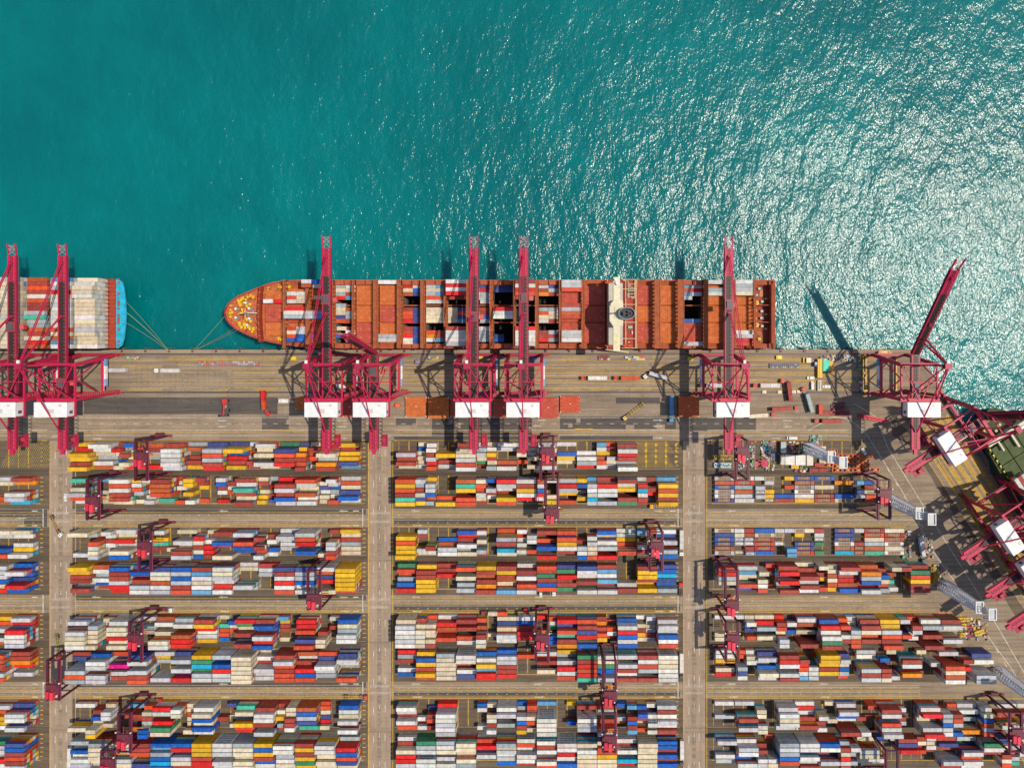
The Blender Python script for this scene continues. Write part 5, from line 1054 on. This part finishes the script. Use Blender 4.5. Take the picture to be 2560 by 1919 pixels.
# hatch covers landed on the apron
for i, (a, b, y0, y1, h, c, lab) in enumerate(((738, 770, 992, 1024, 1.4, HATCH, 'small orange hatch cover left of the foredeck crane, in its shadow'), (857, 889, 995, 1042, 1.2, HATCH2, 'brick hatch cover between the two foredeck crane houses'), (1013.5, 1066.5, 992, 1041.5, 1.4, HATCH, 'orange-brown hatch cover right of the folded-boom crane'),
        (1070, 1122, 993, 1046, 2.8, (.60, .17, .035), 'orange hatch cover left of the close middle pair of cranes'), (1126, 1176, 995, 1042, 1.2, HATCH2, 'hatch cover under the first middle white house'), (1234, 1284, 996, 1043, 2.8, HATCH2, 'hatch cover between the two middle white houses'),
        (1345, 1396, 994, 1045, 2.8, HATCH2, 'pinkish hatch cover touching the second middle white house'), (1400, 1450, 989.5, 1031, 1.4, (.58, .10, .05), 'coral hatch cover alone right of the middle pair'), (1696, 1748, 990, 1042, 2.8, (.58, .13, .04), 'orange hatch cover left of the pale-edged crane'))):
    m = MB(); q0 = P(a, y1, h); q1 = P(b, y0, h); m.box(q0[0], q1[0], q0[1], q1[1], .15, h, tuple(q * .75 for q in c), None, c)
    w = q1[0] - q0[0]; hh = q1[1] - q0[1]
    for k in range(5):
        y = q0[1] + .6 + k * (hh - 1.5) / 4
        for x in (q0[0] + .4, q0[0] + 1.6, q1[0] - 1.9, q1[0] - .7): m.box(x, x + .3, y, y + .3, h, h + .2, (.78, .52, .28))
    for x in (q0[0], q1[0] - .5):
        for y in (q0[1], q1[1] - .5): m.box(x, x + .5, y, y + .5, h, h + .3, WHITE)
    m.box((q0[0] + q1[0]) / 2 - .04, (q0[0] + q1[0]) / 2 + .04, q0[1] + .1, q1[1] - .1, h, h + .03, tuple(q * .6 for q in c))
    m.box((q0[0] + q1[0]) / 2 - .4, (q0[0] + q1[0]) / 2 + .4, (q0[1] + q1[1]) / 2, (q0[1] + q1[1]) / 2 + .7, h + .035, h + .05, (.75, .60, .5))
    tag(m.build('hatch_cover', M_DECK), lab, 'hatch cover', 'ship hatch covers set down on the apron')
# short white box on the apron
X, Y = P(710, 1001.5, 1.3); addc(X, Y, .08, 6.06, 'w', 'pale grey short container alone on the apron right of the two-red-box truck', 500)
for px, py, rz_, ln, ch, l in ((2050.5, 1023, math.pi / 2, 6.06, 'o', 'orange red short container upright to the rest beside crane parts on the apron'), (2067, 1031, 0, 6.06, 'b', 'rust brown short container beside crane parts on the apron'),
        (1925, 1148, 0, 0, 'w', '')):
    if ln: X, Y = P(px, py, 1.3); addc(X, Y, .08, ln, ch, l, 400, rz_)
def prop(name, px, py, deg, lab, cat, boxes, group=None, z=.1, m_=None):
    X, Y = P(px, py, 1); t = empty(name, (X, Y, z), math.radians(deg), lab, cat, group)
    for pn, bs in boxes:
        m = MB()
        for b in bs:
            if b[0] == 'b': m.box(*b[1:8])
            elif b[0] == 'r': m.bar(b[1], b[2], b[3], b[3], b[4])
            elif b[0] == 'c': m.cyl(*b[1:7])
        m.build(pn, m_ or M_PAINT, t)
    return t
# reach stacker
prop('reach_stacker', 565, 1014, -86, 'red and black reach stacker parked on the dark apron patch', 'reach stacker', [
    ('chassis', [('b', -4.2, 3.6, -1.7, 1.7, .9, 1.8, (.10, .08, .08)), ('b', -4.4, -1.6, -1.6, 1.6, 1.8, 3.0, (.60, .05, .04))]),
    ('wheel_set', [('b', 2.0, 3.8, -2.1, -1.2, 0, 1.7, BLACK), ('b', 2.0, 3.8, 1.2, 2.1, 0, 1.7, BLACK), ('b', -3.8, -2.4, -1.9, -1.2, 0, 1.4, BLACK), ('b', -3.8, -2.4, 1.2, 1.9, 0, 1.4, BLACK)]),
    ('cab', [('b', -.6, 1.2, -.8, .8, 1.8, 3.6, (.55, .50, .40)), ('b', -.5, 1.1, -.7, .7, 3.6, 3.7, (.65, .08, .06))]),
    ('lift_arm', [('r', (-3.4, 0, 3.4), (5.6, 0, 5.6), .7, (.60, .06, .05))]),
    ('spreader', [('b', 5.2, 6.4, -3.0, 3.0, 4.4, 5.0, (.05, .06, .08)), ('b', 4.9, 6.6, -3.2, -2.6, 4.2, 5.0, (.05, .06, .07)), ('b', 4.9, 6.6, 2.6, 3.2, 4.2, 5.0, (.05, .06, .07))])])
# yellow mobile crane-machine with green tarpaulin
prop('maintenance_rig', 2048, 924, -90, 'yellow rig with green tarpaulin and orange box beside white cars on the quay', 'service rig', [
    ('chassis', [('b', -7.0, 5.0, -1.5, 1.4, .5, 2.6, (.80, .44, .01)), ('b', -6.6, 4.6, -.3, .3, 2.6, 2.8, (.85, .55, .05))]),
    ('tarpaulin', [('b', -6.3, .8, 1.5, 6.0, 1.6, 3.0, (.02, .55, .33)), ('b', -5.8, .4, 2.0, 5.6, 3.0, 3.15, (.04, .62, .40))]),
    ('side_box', [('b', -5.6, .6, 6.1, 8.4, 1.0, 2.6, (.72, .33, .01))]),
    ('cab', [('b', -5.0, -2.2, -3.6, -1.7, .4, 2.6, (.03, .06, .22)), ('b', -4.8, -3.4, -3.2, -2.0, 2.6, 2.7, (.45, .55, .75))]),
    ('wheel_set', [('b', x, x + 1.1, -1.6, 1.5, 0, .5, BLACK) for x in (-6, -3.6, 1, 3.4)])])
prop('flat_trailer', 2048.5, 963, -90, 'pale flat trailer with brown load just below the yellow rig', 'trailer', [('bed', [('b', -3.4, 3.4, -1.2, 1.2, .9, 1.2, (.55, .52, .42)), ('b', -2.6, 2.6, -.35, .35, 1.2, 1.6, (.50, .30, .2))]), ('wheel_set', [('b', -2.6, -1.6, -1.2, 1.2, 0, .9, BLACK), ('b', 1.6, 2.6, -1.2, 1.2, 0, .9, BLACK)])])
prop('site_hut', 2020, 900, 0, 'cream flat-roofed hut beside a yellow ramp on the quay', 'hut', [('wall', [('b', -1.3, 1.3, -1.3, 1.3, 0, 2.3, (.55, .48, .38))]), ('roof', [('b', -1.5, 1.5, -1.5, 1.5, 2.3, 2.5, (.74, .66, .50))])])
prop('loading_ramp', 2010, 900, 0, 'narrow yellow ramp beside the cream hut on the quay', 'ramp', [('deck', [('b', -.5, .5, -1.6, 1.6, .1, 1.0, YEL), ('b', -.6, -.5, -1.6, 1.6, .1, 1.5, YEL)])])
# parked red crane sections, spreaders on the ground
def lattice(name, a, b, w, h, c, lab, cat, th=.25, grp=None):
    A = Vector((*P(*a), .3)); B = Vector((*P(*b), .3)); d = (B - A); L = d.length; d.normalize(); n = Vector((-d.y, d.x, 0))
    t = empty(name, A, 0, lab, cat, grp); m = MB()
    for s in (-1, 1):
        for z in (0, h): m.bar(n * (s * w / 2) + Vector((0, 0, z)), d * L + n * (s * w / 2) + Vector((0, 0, z)), th * 1.5, th * 1.5, c)
    m.build('chord', M_PAINT, t); m = MB()
    k = 0; st = max(w, 1.5)
    while k * st < L:
        x0 = k * st; x1 = min(L, x0 + st); s = 1 if k % 2 else -1
        m.bar(d * x0 + n * (s * w / 2) + Vector((0, 0, h)), d * x1 - n * (s * w / 2) + Vector((0, 0, h)), th, th, c); m.bar(d * x0 + n * (w / 2) + Vector((0, 0, h)), d * x0 - n * (w / 2) + Vector((0, 0, h)), th, th, c); k += 1
    m.build('lacing', M_PAINT, t)
lattice('crane_section', (2145, 1038), (2216, 1052), 1.7, 1.2, (.65, .02, .05), 'long crimson lattice section lying along the shadowed apron corner', 'crane part', .45)
lattice('crane_section', (2078, 1030), (2122, 1034), 2.6, 1.4, (.30, .02, .05), 'dark red lattice section in shade beside the two landed boxes', 'crane part', .4)
lattice('crane_section', (2080, 1018), (2112, 1012), 3.2, 1.2, (.16, .02, .06), 'dark frame heap in deep crane shadow on the apron', 'crane part', .35)
for px, l in ((2238, 'upper'), ):
    pass
for y, l in ((883, 'near the water'), (983, 'on the land side')):
    a = P(2196, y); b = P(2222, y); m = MB()
    m.box(a[0], b[0], a[1] - 1.6, a[1] + 1.6, .3, 1.4, (.80, .52, .02)); m.box(a[0] - 1, b[0] + 1, a[1] - .6, a[1] + .6, 1.4, 2.2, (.62, .30, .18)); 
    for x in (a[0], b[0]): m.box(x - 1, x + 1, a[1] - 1.2, a[1] + 1.2, .2, 2.4, (.55, .20, .12))
    tag(m.build('transfer_bogie', M_PAINT), 'yellow and copper transfer bogie under the corner crane ' + l, 'bogie', None)
for x, l in ((2156, 'left'), (2163, 'right'), (2239, 'rightmost')):
    a = P(x, 888); b = P(x, 978); m = MB(); m.box(a[0] - .4, a[0] + .4, b[1], a[1], .3, 1.3, (.62, .34, .03)); m.box(a[0] - .8, a[0] + .8, b[1], b[1] + 1, .2, 1.6, (.7, .45, .03)); m.box(a[0] - .8, a[0] + .8, a[1] - 1, a[1], .2, 1.6, (.7, .45, .03))
    tag(m.build('steel_beam', M_PAINT), {'left': 'long ochre beam beside the blue panel, farther from the corner crane', 'right': 'long ochre beam nearer the blue panel of the corner crane', 'rightmost': 'long ochre beam under the corner crane portal'}[l], 'beam', 'ochre beams laid across the quay')
# lashing bins and small goods along the quay front
def rowgoods(x0, x1, ys, stp, cols, nm, lab, cat, grp, w=1.1, p=1.0):
    x = x0; base = {}
    while x < x1:
        for y in ys:
            if RR.random() > p: continue
            c = RR.choice(cols); 
            if c not in base:
                m = MB(); m.box(-w, w, -w * .7, w * .7, 0, .9, tuple(q * .6 for q in c)); m.box(-w * .85, w * .85, -w * .55, w * .55, .9, .95, c); o = m.build(nm, M_PAINT); base[c] = o
            else: o = base[c].copy(); C.objects.link(o)
            X, Y = P(x, y); o.location = (X, Y, .1); tag(o, lab, cat, grp)
        x += stp
rowgoods(501, 646, (905, 910), 6.5, [(.40, .40, .40), (.62, .13, .13), (.22, .30, .30), (.45, .42, .38), (.50, .22, .10), (.24, .27, .30)], 'lashing_bin', 'small grey or red lashing bin in the double row on the left quay', 'bin', 'lashing bins left', p=.9)
rowgoods(1926, 1996, (911, 917), 5.2, [(.10, .10, .12), (.14, .12, .20), (.30, .30, .28)], 'lashing_bin', 'small dark lashing bin in the double row right of the pale-edged crane', 'bin', 'lashing bins right', w=.9)
rowgoods(1566, 1618, (893, 897), 7, [(.75, .62, .50), (.02, .42, .60), (.80, .62, .02), (.70, .10, .14), (.62, .55, .45)], 'supply_box', 'small coloured supply box in the row just below the gangway foot', 'box', 'supply boxes', p=.8)
rowgoods(1500, 1524, (891, 897), 5, [(.45, .10, .08), (.55, .50, .45), (.30, .07, .06)], 'supply_crate', 'small dark red crate in the cluster left of the gangway foot', 'crate', 'red supply crates')
rowgoods(1074, 1098, (893, 897), 5, [(.35, .10, .30), (.10, .35, .15), (.6, .4, .05), (.6, .55, .5)], 'supply_box', 'small coloured supply box left of the close middle crane pair', 'box', 'supply boxes left of the pair', w=.8)
rowgoods(322, 352, (893, 896), 6, [(.6, .55, .45), (.2, .5, .35), (.5, .25, .08)], 'supply_box', 'small supply box beside the far left crane foot', 'box', 'supply boxes by the left crane', w=.8)
for px, py, c, l in ((735, 895, (.80, .50, .01), 'yellow compressor left of the foredeck crane'), (1045, 904, (.20, .16, .28), 'dark tug with red nose between middle cranes'), (1725, 896, (.80, .50, .02), 'yellow compressor in shadow left of the pale-edged crane'), (1946, 893, (.80, .52, .02), 'yellow box on the hatched strip right of the pale-edged crane'),
                     (1335, 896, (.03, .10, .45), 'blue cargo box under the second middle crane'), (995, 1012, (.75, .10, .04), 'small orange drum cart right of the folded-boom crane'), (1201, 893, (.75, .45, .03), 'yellow box under the first middle crane')):
    m = MB(); X, Y = P(px, py); m.box(X - 1.8, X + 1.8, Y - 1.2, Y + 1.2, .1, 1.5, c); m.box(X - 1.2, X + 1.4, Y - .8, Y + .8, 1.5, 1.8, tuple(min(.85, q * 1.15 + .04) for q in c)); m.box(X - 1.3, X - .8, Y - 1.4, Y + 1.4, .08, .6, BLACK)
    tag(m.build('service_cart', M_PAINT), l, 'cart')
for i, (px, py) in enumerate(((1910, 979), (1948, 979.5), (1984, 979), (1996, 978), (2004, 977), (2010, 980))):
    m = MB(); X, Y = P(px, py); m.box(X - 1.2, X + 1.2, Y - .9, Y + .9, .1, .9, (.78, .72, .64)); m.box(X - .5, X + .5, Y - .4, Y + .4, .9, 1.2, (.70, .55, .45)); tag(m.build('concrete_barrier', M_PAINT), 'pale concrete barrier block on the white line behind the right quay lanes', 'barrier', 'pale barrier blocks')
# ---------------------------------------------------------------- sheds, frames and clutter in the first block of the right column
def shed(x0, x1, y0, y1, h, c, lab):
    a = P(x0, y1, h); b = P(x1, y0, h); t = empty('storage_shed', ((a[0] + b[0]) / 2, (a[1] + b[1]) / 2, .1), 0, lab, 'shed', 'pale roofed sheds in the repair yard'); w = (b[0] - a[0]) / 2; d = (b[1] - a[1]) / 2
    m = MB(); m.box(-w + .15, w - .15, -d + .15, d - .15, 0, h - .3, tuple(q * .6 for q in c)); m.build('wall', M_PAINT, t)
    m = MB(); k = 6
    for i in range(k): m.box(-w + 2 * w * i / k + .02, -w + 2 * w * (i + 1) / k - .02, -d, d, h - .3, h - .05 + .04 * (i % 2), c)
    m.build('roof', M_PAINT, t)
shed(1952.3, 1965.5, 1104, 1132, 3.5, (.42, .47, .46), 'grey-green narrow shed standing upright left of the white sheds')
shed(1951.5, 1963, 1137, 1161, 3.2, (.62, .58, .50), 'cream shed at the left end of the joined white roofs'); shed(1963.3, 1987, 1137, 1161.5, 3.6, (.78, .73, .66), 'larger white-roofed shed left of the roof seam')
shed(1989, 2014, 1137, 1162, 3.6, (.78, .74, .68), 'larger white-roofed shed right of the roof seam'); shed(2017, 2033, 1137, 1163, 3.2, (.72, .66, .54), 'cream-roofed shed at the right end beside the light tower')
fr0 = None; k = 0
for (px, py, c) in ((2091, 1139, 0), (2117, 1139, 1), (2143, 1139, 0), (2167, 1139, 1), (2117, 1152, 0), (2143, 1152, 1), (2070, 1161, 0), (2092, 1164, 0), (2143, 1164, 1), (2091, 1173.5, 2), (2117, 1173.5, 0), (2143, 1173.5, 1), (2160, 1172, 0), (2185, 1172.5, 1), (2080, 1127, 0), (2160, 1150, 1), (2160, 1161, 0)):
    if fr0 is None:
        fr0 = empty('container_spreader', (0, 0, 0), 0, '', 'spreader', 'orange spreaders stored in the repair yard')
        m = MB(); OC = (.78, .12, .02)
        for y in (-1.1, 1.1): m.box(-3.0, 3.0, y - .18, y + .18, .5, 1.0, OC)
        for x in (-3.0, 3.0, -1.0, 1.0): m.box(x - .18, x + .18, -1.1, 1.1, .55, 1.05, OC)
        m.build('frame', M_PAINT, fr0); m = MB(); m.box(-.9, .9, -.5, .5, 1.06, 1.5, (.60, .25, .04)); m.box(-.3, .3, -.3, .3, 1.5, 1.8, (.85, .6, .3)); m.build('head_block', M_PAINT, fr0); o = fr0
    else: o = copy_tree(fr0)
    X, Y = P(px, py); o.location = (X, Y, .1); o['label'] = 'orange container spreader frame lying in the grid beside the light tower'
junkc = [(.05, .35, .20), (.45, .42, .36), (.40, .12, .10), (.10, .22, .36), (.60, .55, .42), (.55, .30, .05), (.12, .12, .13), (.50, .48, .44), (.30, .05, .08)]
jm = MB()
for x0, x1, y0, y1, n in ((1903, 1936, 1102, 1172, 130), (1876, 1888, 1100, 1170, 40), (1846, 1868, 1140, 1172, 35), (2024, 2050, 1088, 1118, 70), (1974, 2012, 1104, 1132, 35), (2236, 2275, 1325, 1390, 50), (2295, 2330, 1320, 1395, 40), (2405, 2470, 1540, 1600, 60), (2330, 2350, 1410, 1450, 18), (2080, 2100, 890, 900, 18), (2100, 2150, 888, 902, 30), (2050, 2080, 888, 898, 14), (2140, 2165, 900, 980, 24), (1986, 2032, 1168, 1178, 18)):
    for _ in range(n):
        X, Y = P(x0 + (x1 - x0) * RR.random(), y0 + (y1 - y0) * RR.random()); a, b, h = .25 + RR.random() * 1.1, .2 + RR.random() * .6, .3 + RR.random() * 1.4
        if RR.random() < .5: a, b = b, a
        Mx = Matrix.Translation((X, Y, .1)) @ Matrix.Rotation(RR.choice([0, 0, .3, -.5, .8]), 4, 'Z'); jm.box(-a, a, -b, b, 0, h, tint(RR.choice(junkc), .3), Mx)
o = jm.build('scrap_equipment', M_PAINT); tag(o, 'heaps of mixed machine parts, pallets and scrap beside sheds and yard ends', 'scrap', None, 'stuff')
for px, py, c, sx, sy, l in ((1905, 1157, (.60, .02, .08), 3, 2, 'crimson cabinet left of the green heaps'), (1893, 1158, (.55, .10, .10), 2.4, 1.6, 'red brown cabinet in the junk-filled block'), (1985, 1164.5, (.78, .42, .03), 2.3, 1.2, 'yellow machine under the roof seam of the white sheds'),
                             (1930, 1141, (.70, .67, .62), 1.3, 2.2, 'white cabinet right of the green heaps'), (2054, 1121, (.62, .55, .42), 2.0, 1.8, 'cream hut beside the head of the light tower'), (2054, 1150, (.60, .50, .28), 2.0, 1.9, 'ochre hut just below the light tower')):
    X, Y = P(px, py); m = MB(); m.box(X - sx, X + sx, Y - sy, Y + sy, .1, 2.0, tuple(q * .8 for q in c), None, c); m.box(X - sx * .5, X + sx * .5, Y - sy * .4, Y + sy * .4, 2.0, 2.15, tuple(q * .7 for q in c)); tag(m.build('equipment_cabinet', M_PAINT), l, 'cabinet')
for px, py, l in ((2045, 1160, 'brown-red low trailer box, upper of the pair left of the orange frames'), (2032, 1173, 'brown-red low trailer box, lower left of the orange frames'), (2054, 1173, 'brown-red low trailer box touching the orange frames')):
    X, Y = P(px, py); addc(X, Y, .1, 6.06, 'b', l.replace('low trailer box', 'short container'), 350)
lattice('steel_frame', (1785, 1161.5), (1827, 1162), 2.4, 1.0, (.45, .58, .62), 'pale blue steel frame lying in the junk-filled block', 'frame', .5)
lattice('steel_frame', (1786, 1142), (1830, 1142), 2.4, .8, (.42, .28, .05), 'dull ochre steel frame above the pale blue one', 'frame', .35)
lattice('steel_frame', (2412, 1575), (2430, 1575), 5.5, .8, (.45, .02, .08), 'crimson square frame at the end of the fifth block', 'frame', .5)
for y, x0, x1, l in ((1545, 2390, 2420, 'uppermost'), (1560, 2400, 2412, 'middle'), (1583, 2398, 2410, 'lower')): lattice('cable_rack', (x0, y), (x1, y), 2.0, 1.6, (.65, .42, .03), f'yellow rack at the end of the fifth block, {l}', 'rack', .4)
lattice('cable_rack', (2432, 1580), (2456, 1572), 2.2, 2.2, (.72, .48, .03), 'tall yellow rack nearest the diagonal road', 'rack', .45)
for px, py in ((2330, 1420), (2338, 1435), (2336, 1448)):
    X, Y = P(px, py); m = MB(); m.box(X - 1.6, X + 1.6, Y - 1.6, Y + 1.4, .1, 2.6, (.60, .40, .03)); m.box(X - 1.0, X + .9, Y - 1, Y + 1, 2.6, 3.3, (.30, .18, .04)); tag(m.build('power_cabinet', M_PAINT), 'yellow power cabinet beside the five-box stack at the end of the fourth block', 'cabinet', 'yellow power cabinets')
# ---------------------------------------------------------------- high-mast light towers (white lattice)
def light_tower(px, py, lab):
    X, Y = P(px, py); t = empty('light_tower', (X, Y, 0), 0, lab, 'light tower', 'tall white lattice light towers'); m = MB(); c = (.62, .64, .70); Hh = 45.0; n = 20
    def w(z): return 3.1 - 1.1 * z / Hh
    for i in range(n):
        z0, z1 = Hh * i / n, Hh * (i + 1) / n; a, b = w(z0), w(z1)
        for sx, sy in ((-1, -1), (1, -1), (1, 1), (-1, 1)): m.bar((sx * a, sy * a, z0), (sx * b, sy * b, z1), .32, .32, c)
        for (p, q) in (((-1, -1), (1, -1)), ((1, -1), (1, 1)), ((1, 1), (-1, 1)), ((-1, 1), (-1, -1))):
            m.bar((p[0] * a, p[1] * a, z0), (q[0] * b, q[1] * b, z1), .2, .2, c); m.bar((q[0] * a, q[1] * a, z0), (p[0] * b, p[1] * b, z1), .2, .2, c); m.bar((p[0] * b, p[1] * b, z1), (q[0] * b, q[1] * b, z1), .2, .2, (.72, .73, .76))
    m.build('mast', M_PAINT, t)
    for k, (dx, dy, z) in enumerate(((-1.6, 1.5, 43.5), (3.8, -1.2, 47.0))):
        m = MB(); m.box(dx - 2.3, dx + 2.3, dy - 3.4, dy + 3.4, z, z + .3, (.60, .60, .60))
        for x in (dx - 2.3, dx + 1.9): m.box(x, x + .4, dy - 3.4, dy + 3.4, z + .3, z + 1.3, (.82, .81, .80))
        for y in (dy - 3.4, dy + 3.0): m.box(dx - 1.9, dx + 1.9, y, y + .4, z + .3, z + 1.3, (.82, .81, .80))
        for i in range(6): y = dy - 2.6 + i * 1.0; m.box(dx - 1.2, dx + 1.2, y - .12, y + .12, z + .9, z + 1.1, (.78, .78, .78))
        m.build('lamp_platform', M_PAINT, t)
for px, py, l in ((2019, 1119, 'white lattice light tower rising beside the white sheds'), (2218, 1246, 'white lattice light tower at the end of the flat-rack block'), (2354, 1459, 'white lattice light tower beside the five-box stack, between two others'), (2494, 1676, 'white lattice light tower nearest the lower right, cut by the frame')): light_tower(px, py, l)
# ---------------------------------------------------------------- place the containers
CONT.sort(key=lambda d: -d['score'])
labels = set(); singles = []; rest = []
for d in CONT:
    lab = d['lab']
    if len(singles) < 300 and lab not in labels and d['L'] > 0: labels.add(lab); singles.append(d)
    else: rest.append(d)
def paintc(ch, a):
    c = COL[ch]
    if ch == 'w': k = R(); c = tuple(p + (q - p) * k * k for p, q in zip((.76, .745, .71), (.44, .47, .52)))
    return tint(c, a)
meshes = {}
for i, d in enumerate(singles):
    key = (d['col'], d['L'], d['ltr'], d['kind'], RR.randrange(6))
    if key not in meshes:
        base = paintc(d['col'], .14)
        a = MB(); {'box': container_geo, 'tank': tank_geo, 'open': open_geo}[d['kind']](a, d['L'], base)
        if d['ltr']: letters(a, d['L'], 1.213, 1, 0)
        b = MB(); (door_geo(b, d['L'], base) if d['kind'] == 'box' else None)
        meshes[key] = (a.mesh('shipping_container', M_BOX), b.mesh('door', M_BOX) if b.v else None)
    me, md = meshes[key]
    o = bpy.data.objects.new('shipping_container', me); C.objects.link(o); o.location = (d['x'], d['y'], d['z']); o.rotation_euler = (0, 0, d['rz'])
    tag(o, d['lab'], 'container', 'shipping containers')
    if md is None: continue
    c = bpy.data.objects.new('door', md); C.objects.link(c); c.parent = o
big = MB()
for d in rest:
    base = paintc(d['col'], .16)
    Mx = Matrix.Translation((d['x'], d['y'], d['z'])) @ Matrix.Rotation(d['rz'], 4, 'Z')
    {'box': container_geo, 'tank': tank_geo, 'open': open_geo}[d['kind']](big, d['L'], base, Mx)
    if d['score'] > 8 and d['kind'] == 'box':
        sub = MB(); door_geo(sub, d['L'], base)
        if d['ltr']: letters(sub, d['L'], 1.213, 1, 0)
        i = len(big.v); big.v += [tuple(Mx @ Vector(v)) for v in sub.v]; big.f += [tuple(k + i for k in f) for f in sub.f]; big.c += sub.c
o = big.build('stacked_containers', M_BOX); tag(o, 'remaining stacked shipping containers of the yard blocks and ship bays', 'containers', None, 'stuff')
for d in singles:
    if len(d['lab'].replace(',', '').split()) > 16: print('LONG', d['lab'])
print('CONTAINERS', len(singles), len(rest))
# ---------------------------------------------------------------- camera, sun, sky
cam = bpy.data.cameras.new('camera'); co = bpy.data.objects.new('camera', cam); C.objects.link(co)
co.location = (0, 0, H); co.rotation_euler = (0, 0, 0); cam.sensor_width = 36.0; cam.sensor_fit = 'HORIZONTAL'
cam.lens = 36.0 * FP / 2560.0; cam.shift_x = (1280 - NX) / 2560.0; cam.shift_y = -(959.5 - NY) / 2560.0
cam.clip_start = 1; cam.clip_end = 6000
bpy.context.scene.camera = co
SX, SY = 0.545, 0.085                                        # sun direction: horizontal run per metre of height (east, slightly north)
el = math.atan2(1.0, math.hypot(SX, SY)); az = math.atan2(SY, SX)
sun = bpy.data.lights.new('sun', 'SUN'); sun.energy = 3.75; sun.angle = math.radians(0.53); sun.color = (1.0, .915, .755)
so = bpy.data.objects.new('sun', sun); C.objects.link(so)
so.rotation_euler = Vector((SX, SY, 1.0)).to_track_quat('Z', 'Y').to_euler()
wd = bpy.data.worlds.new('World'); bpy.context.scene.world = wd; wd.use_nodes = True
nt = wd.node_tree; bg = nt.nodes['Background']; sk = nt.nodes.new('ShaderNodeTexSky'); sk.sky_type = 'NISHITA'; sk.sun_disc = False
sk.sun_elevation = el; sk.sun_rotation = math.pi / 2 - az
nt.links.new(sk.outputs[0], bg.inputs[0]); bg.inputs[1].default_value = 0.125
sc = bpy.context.scene
sc.view_settings.view_transform = 'Standard'; sc.view_settings.look = 'None'; sc.view_settings.exposure = 0.0; sc.view_settings.gamma = 1.0
sc.cycles.max_bounces = 5; sc.cycles.diffuse_bounces = 2; sc.cycles.glossy_bounces = 2; sc.cycles.transparent_max_bounces = 6; sc.cycles.caustics_reflective = False; sc.cycles.caustics_refractive = False
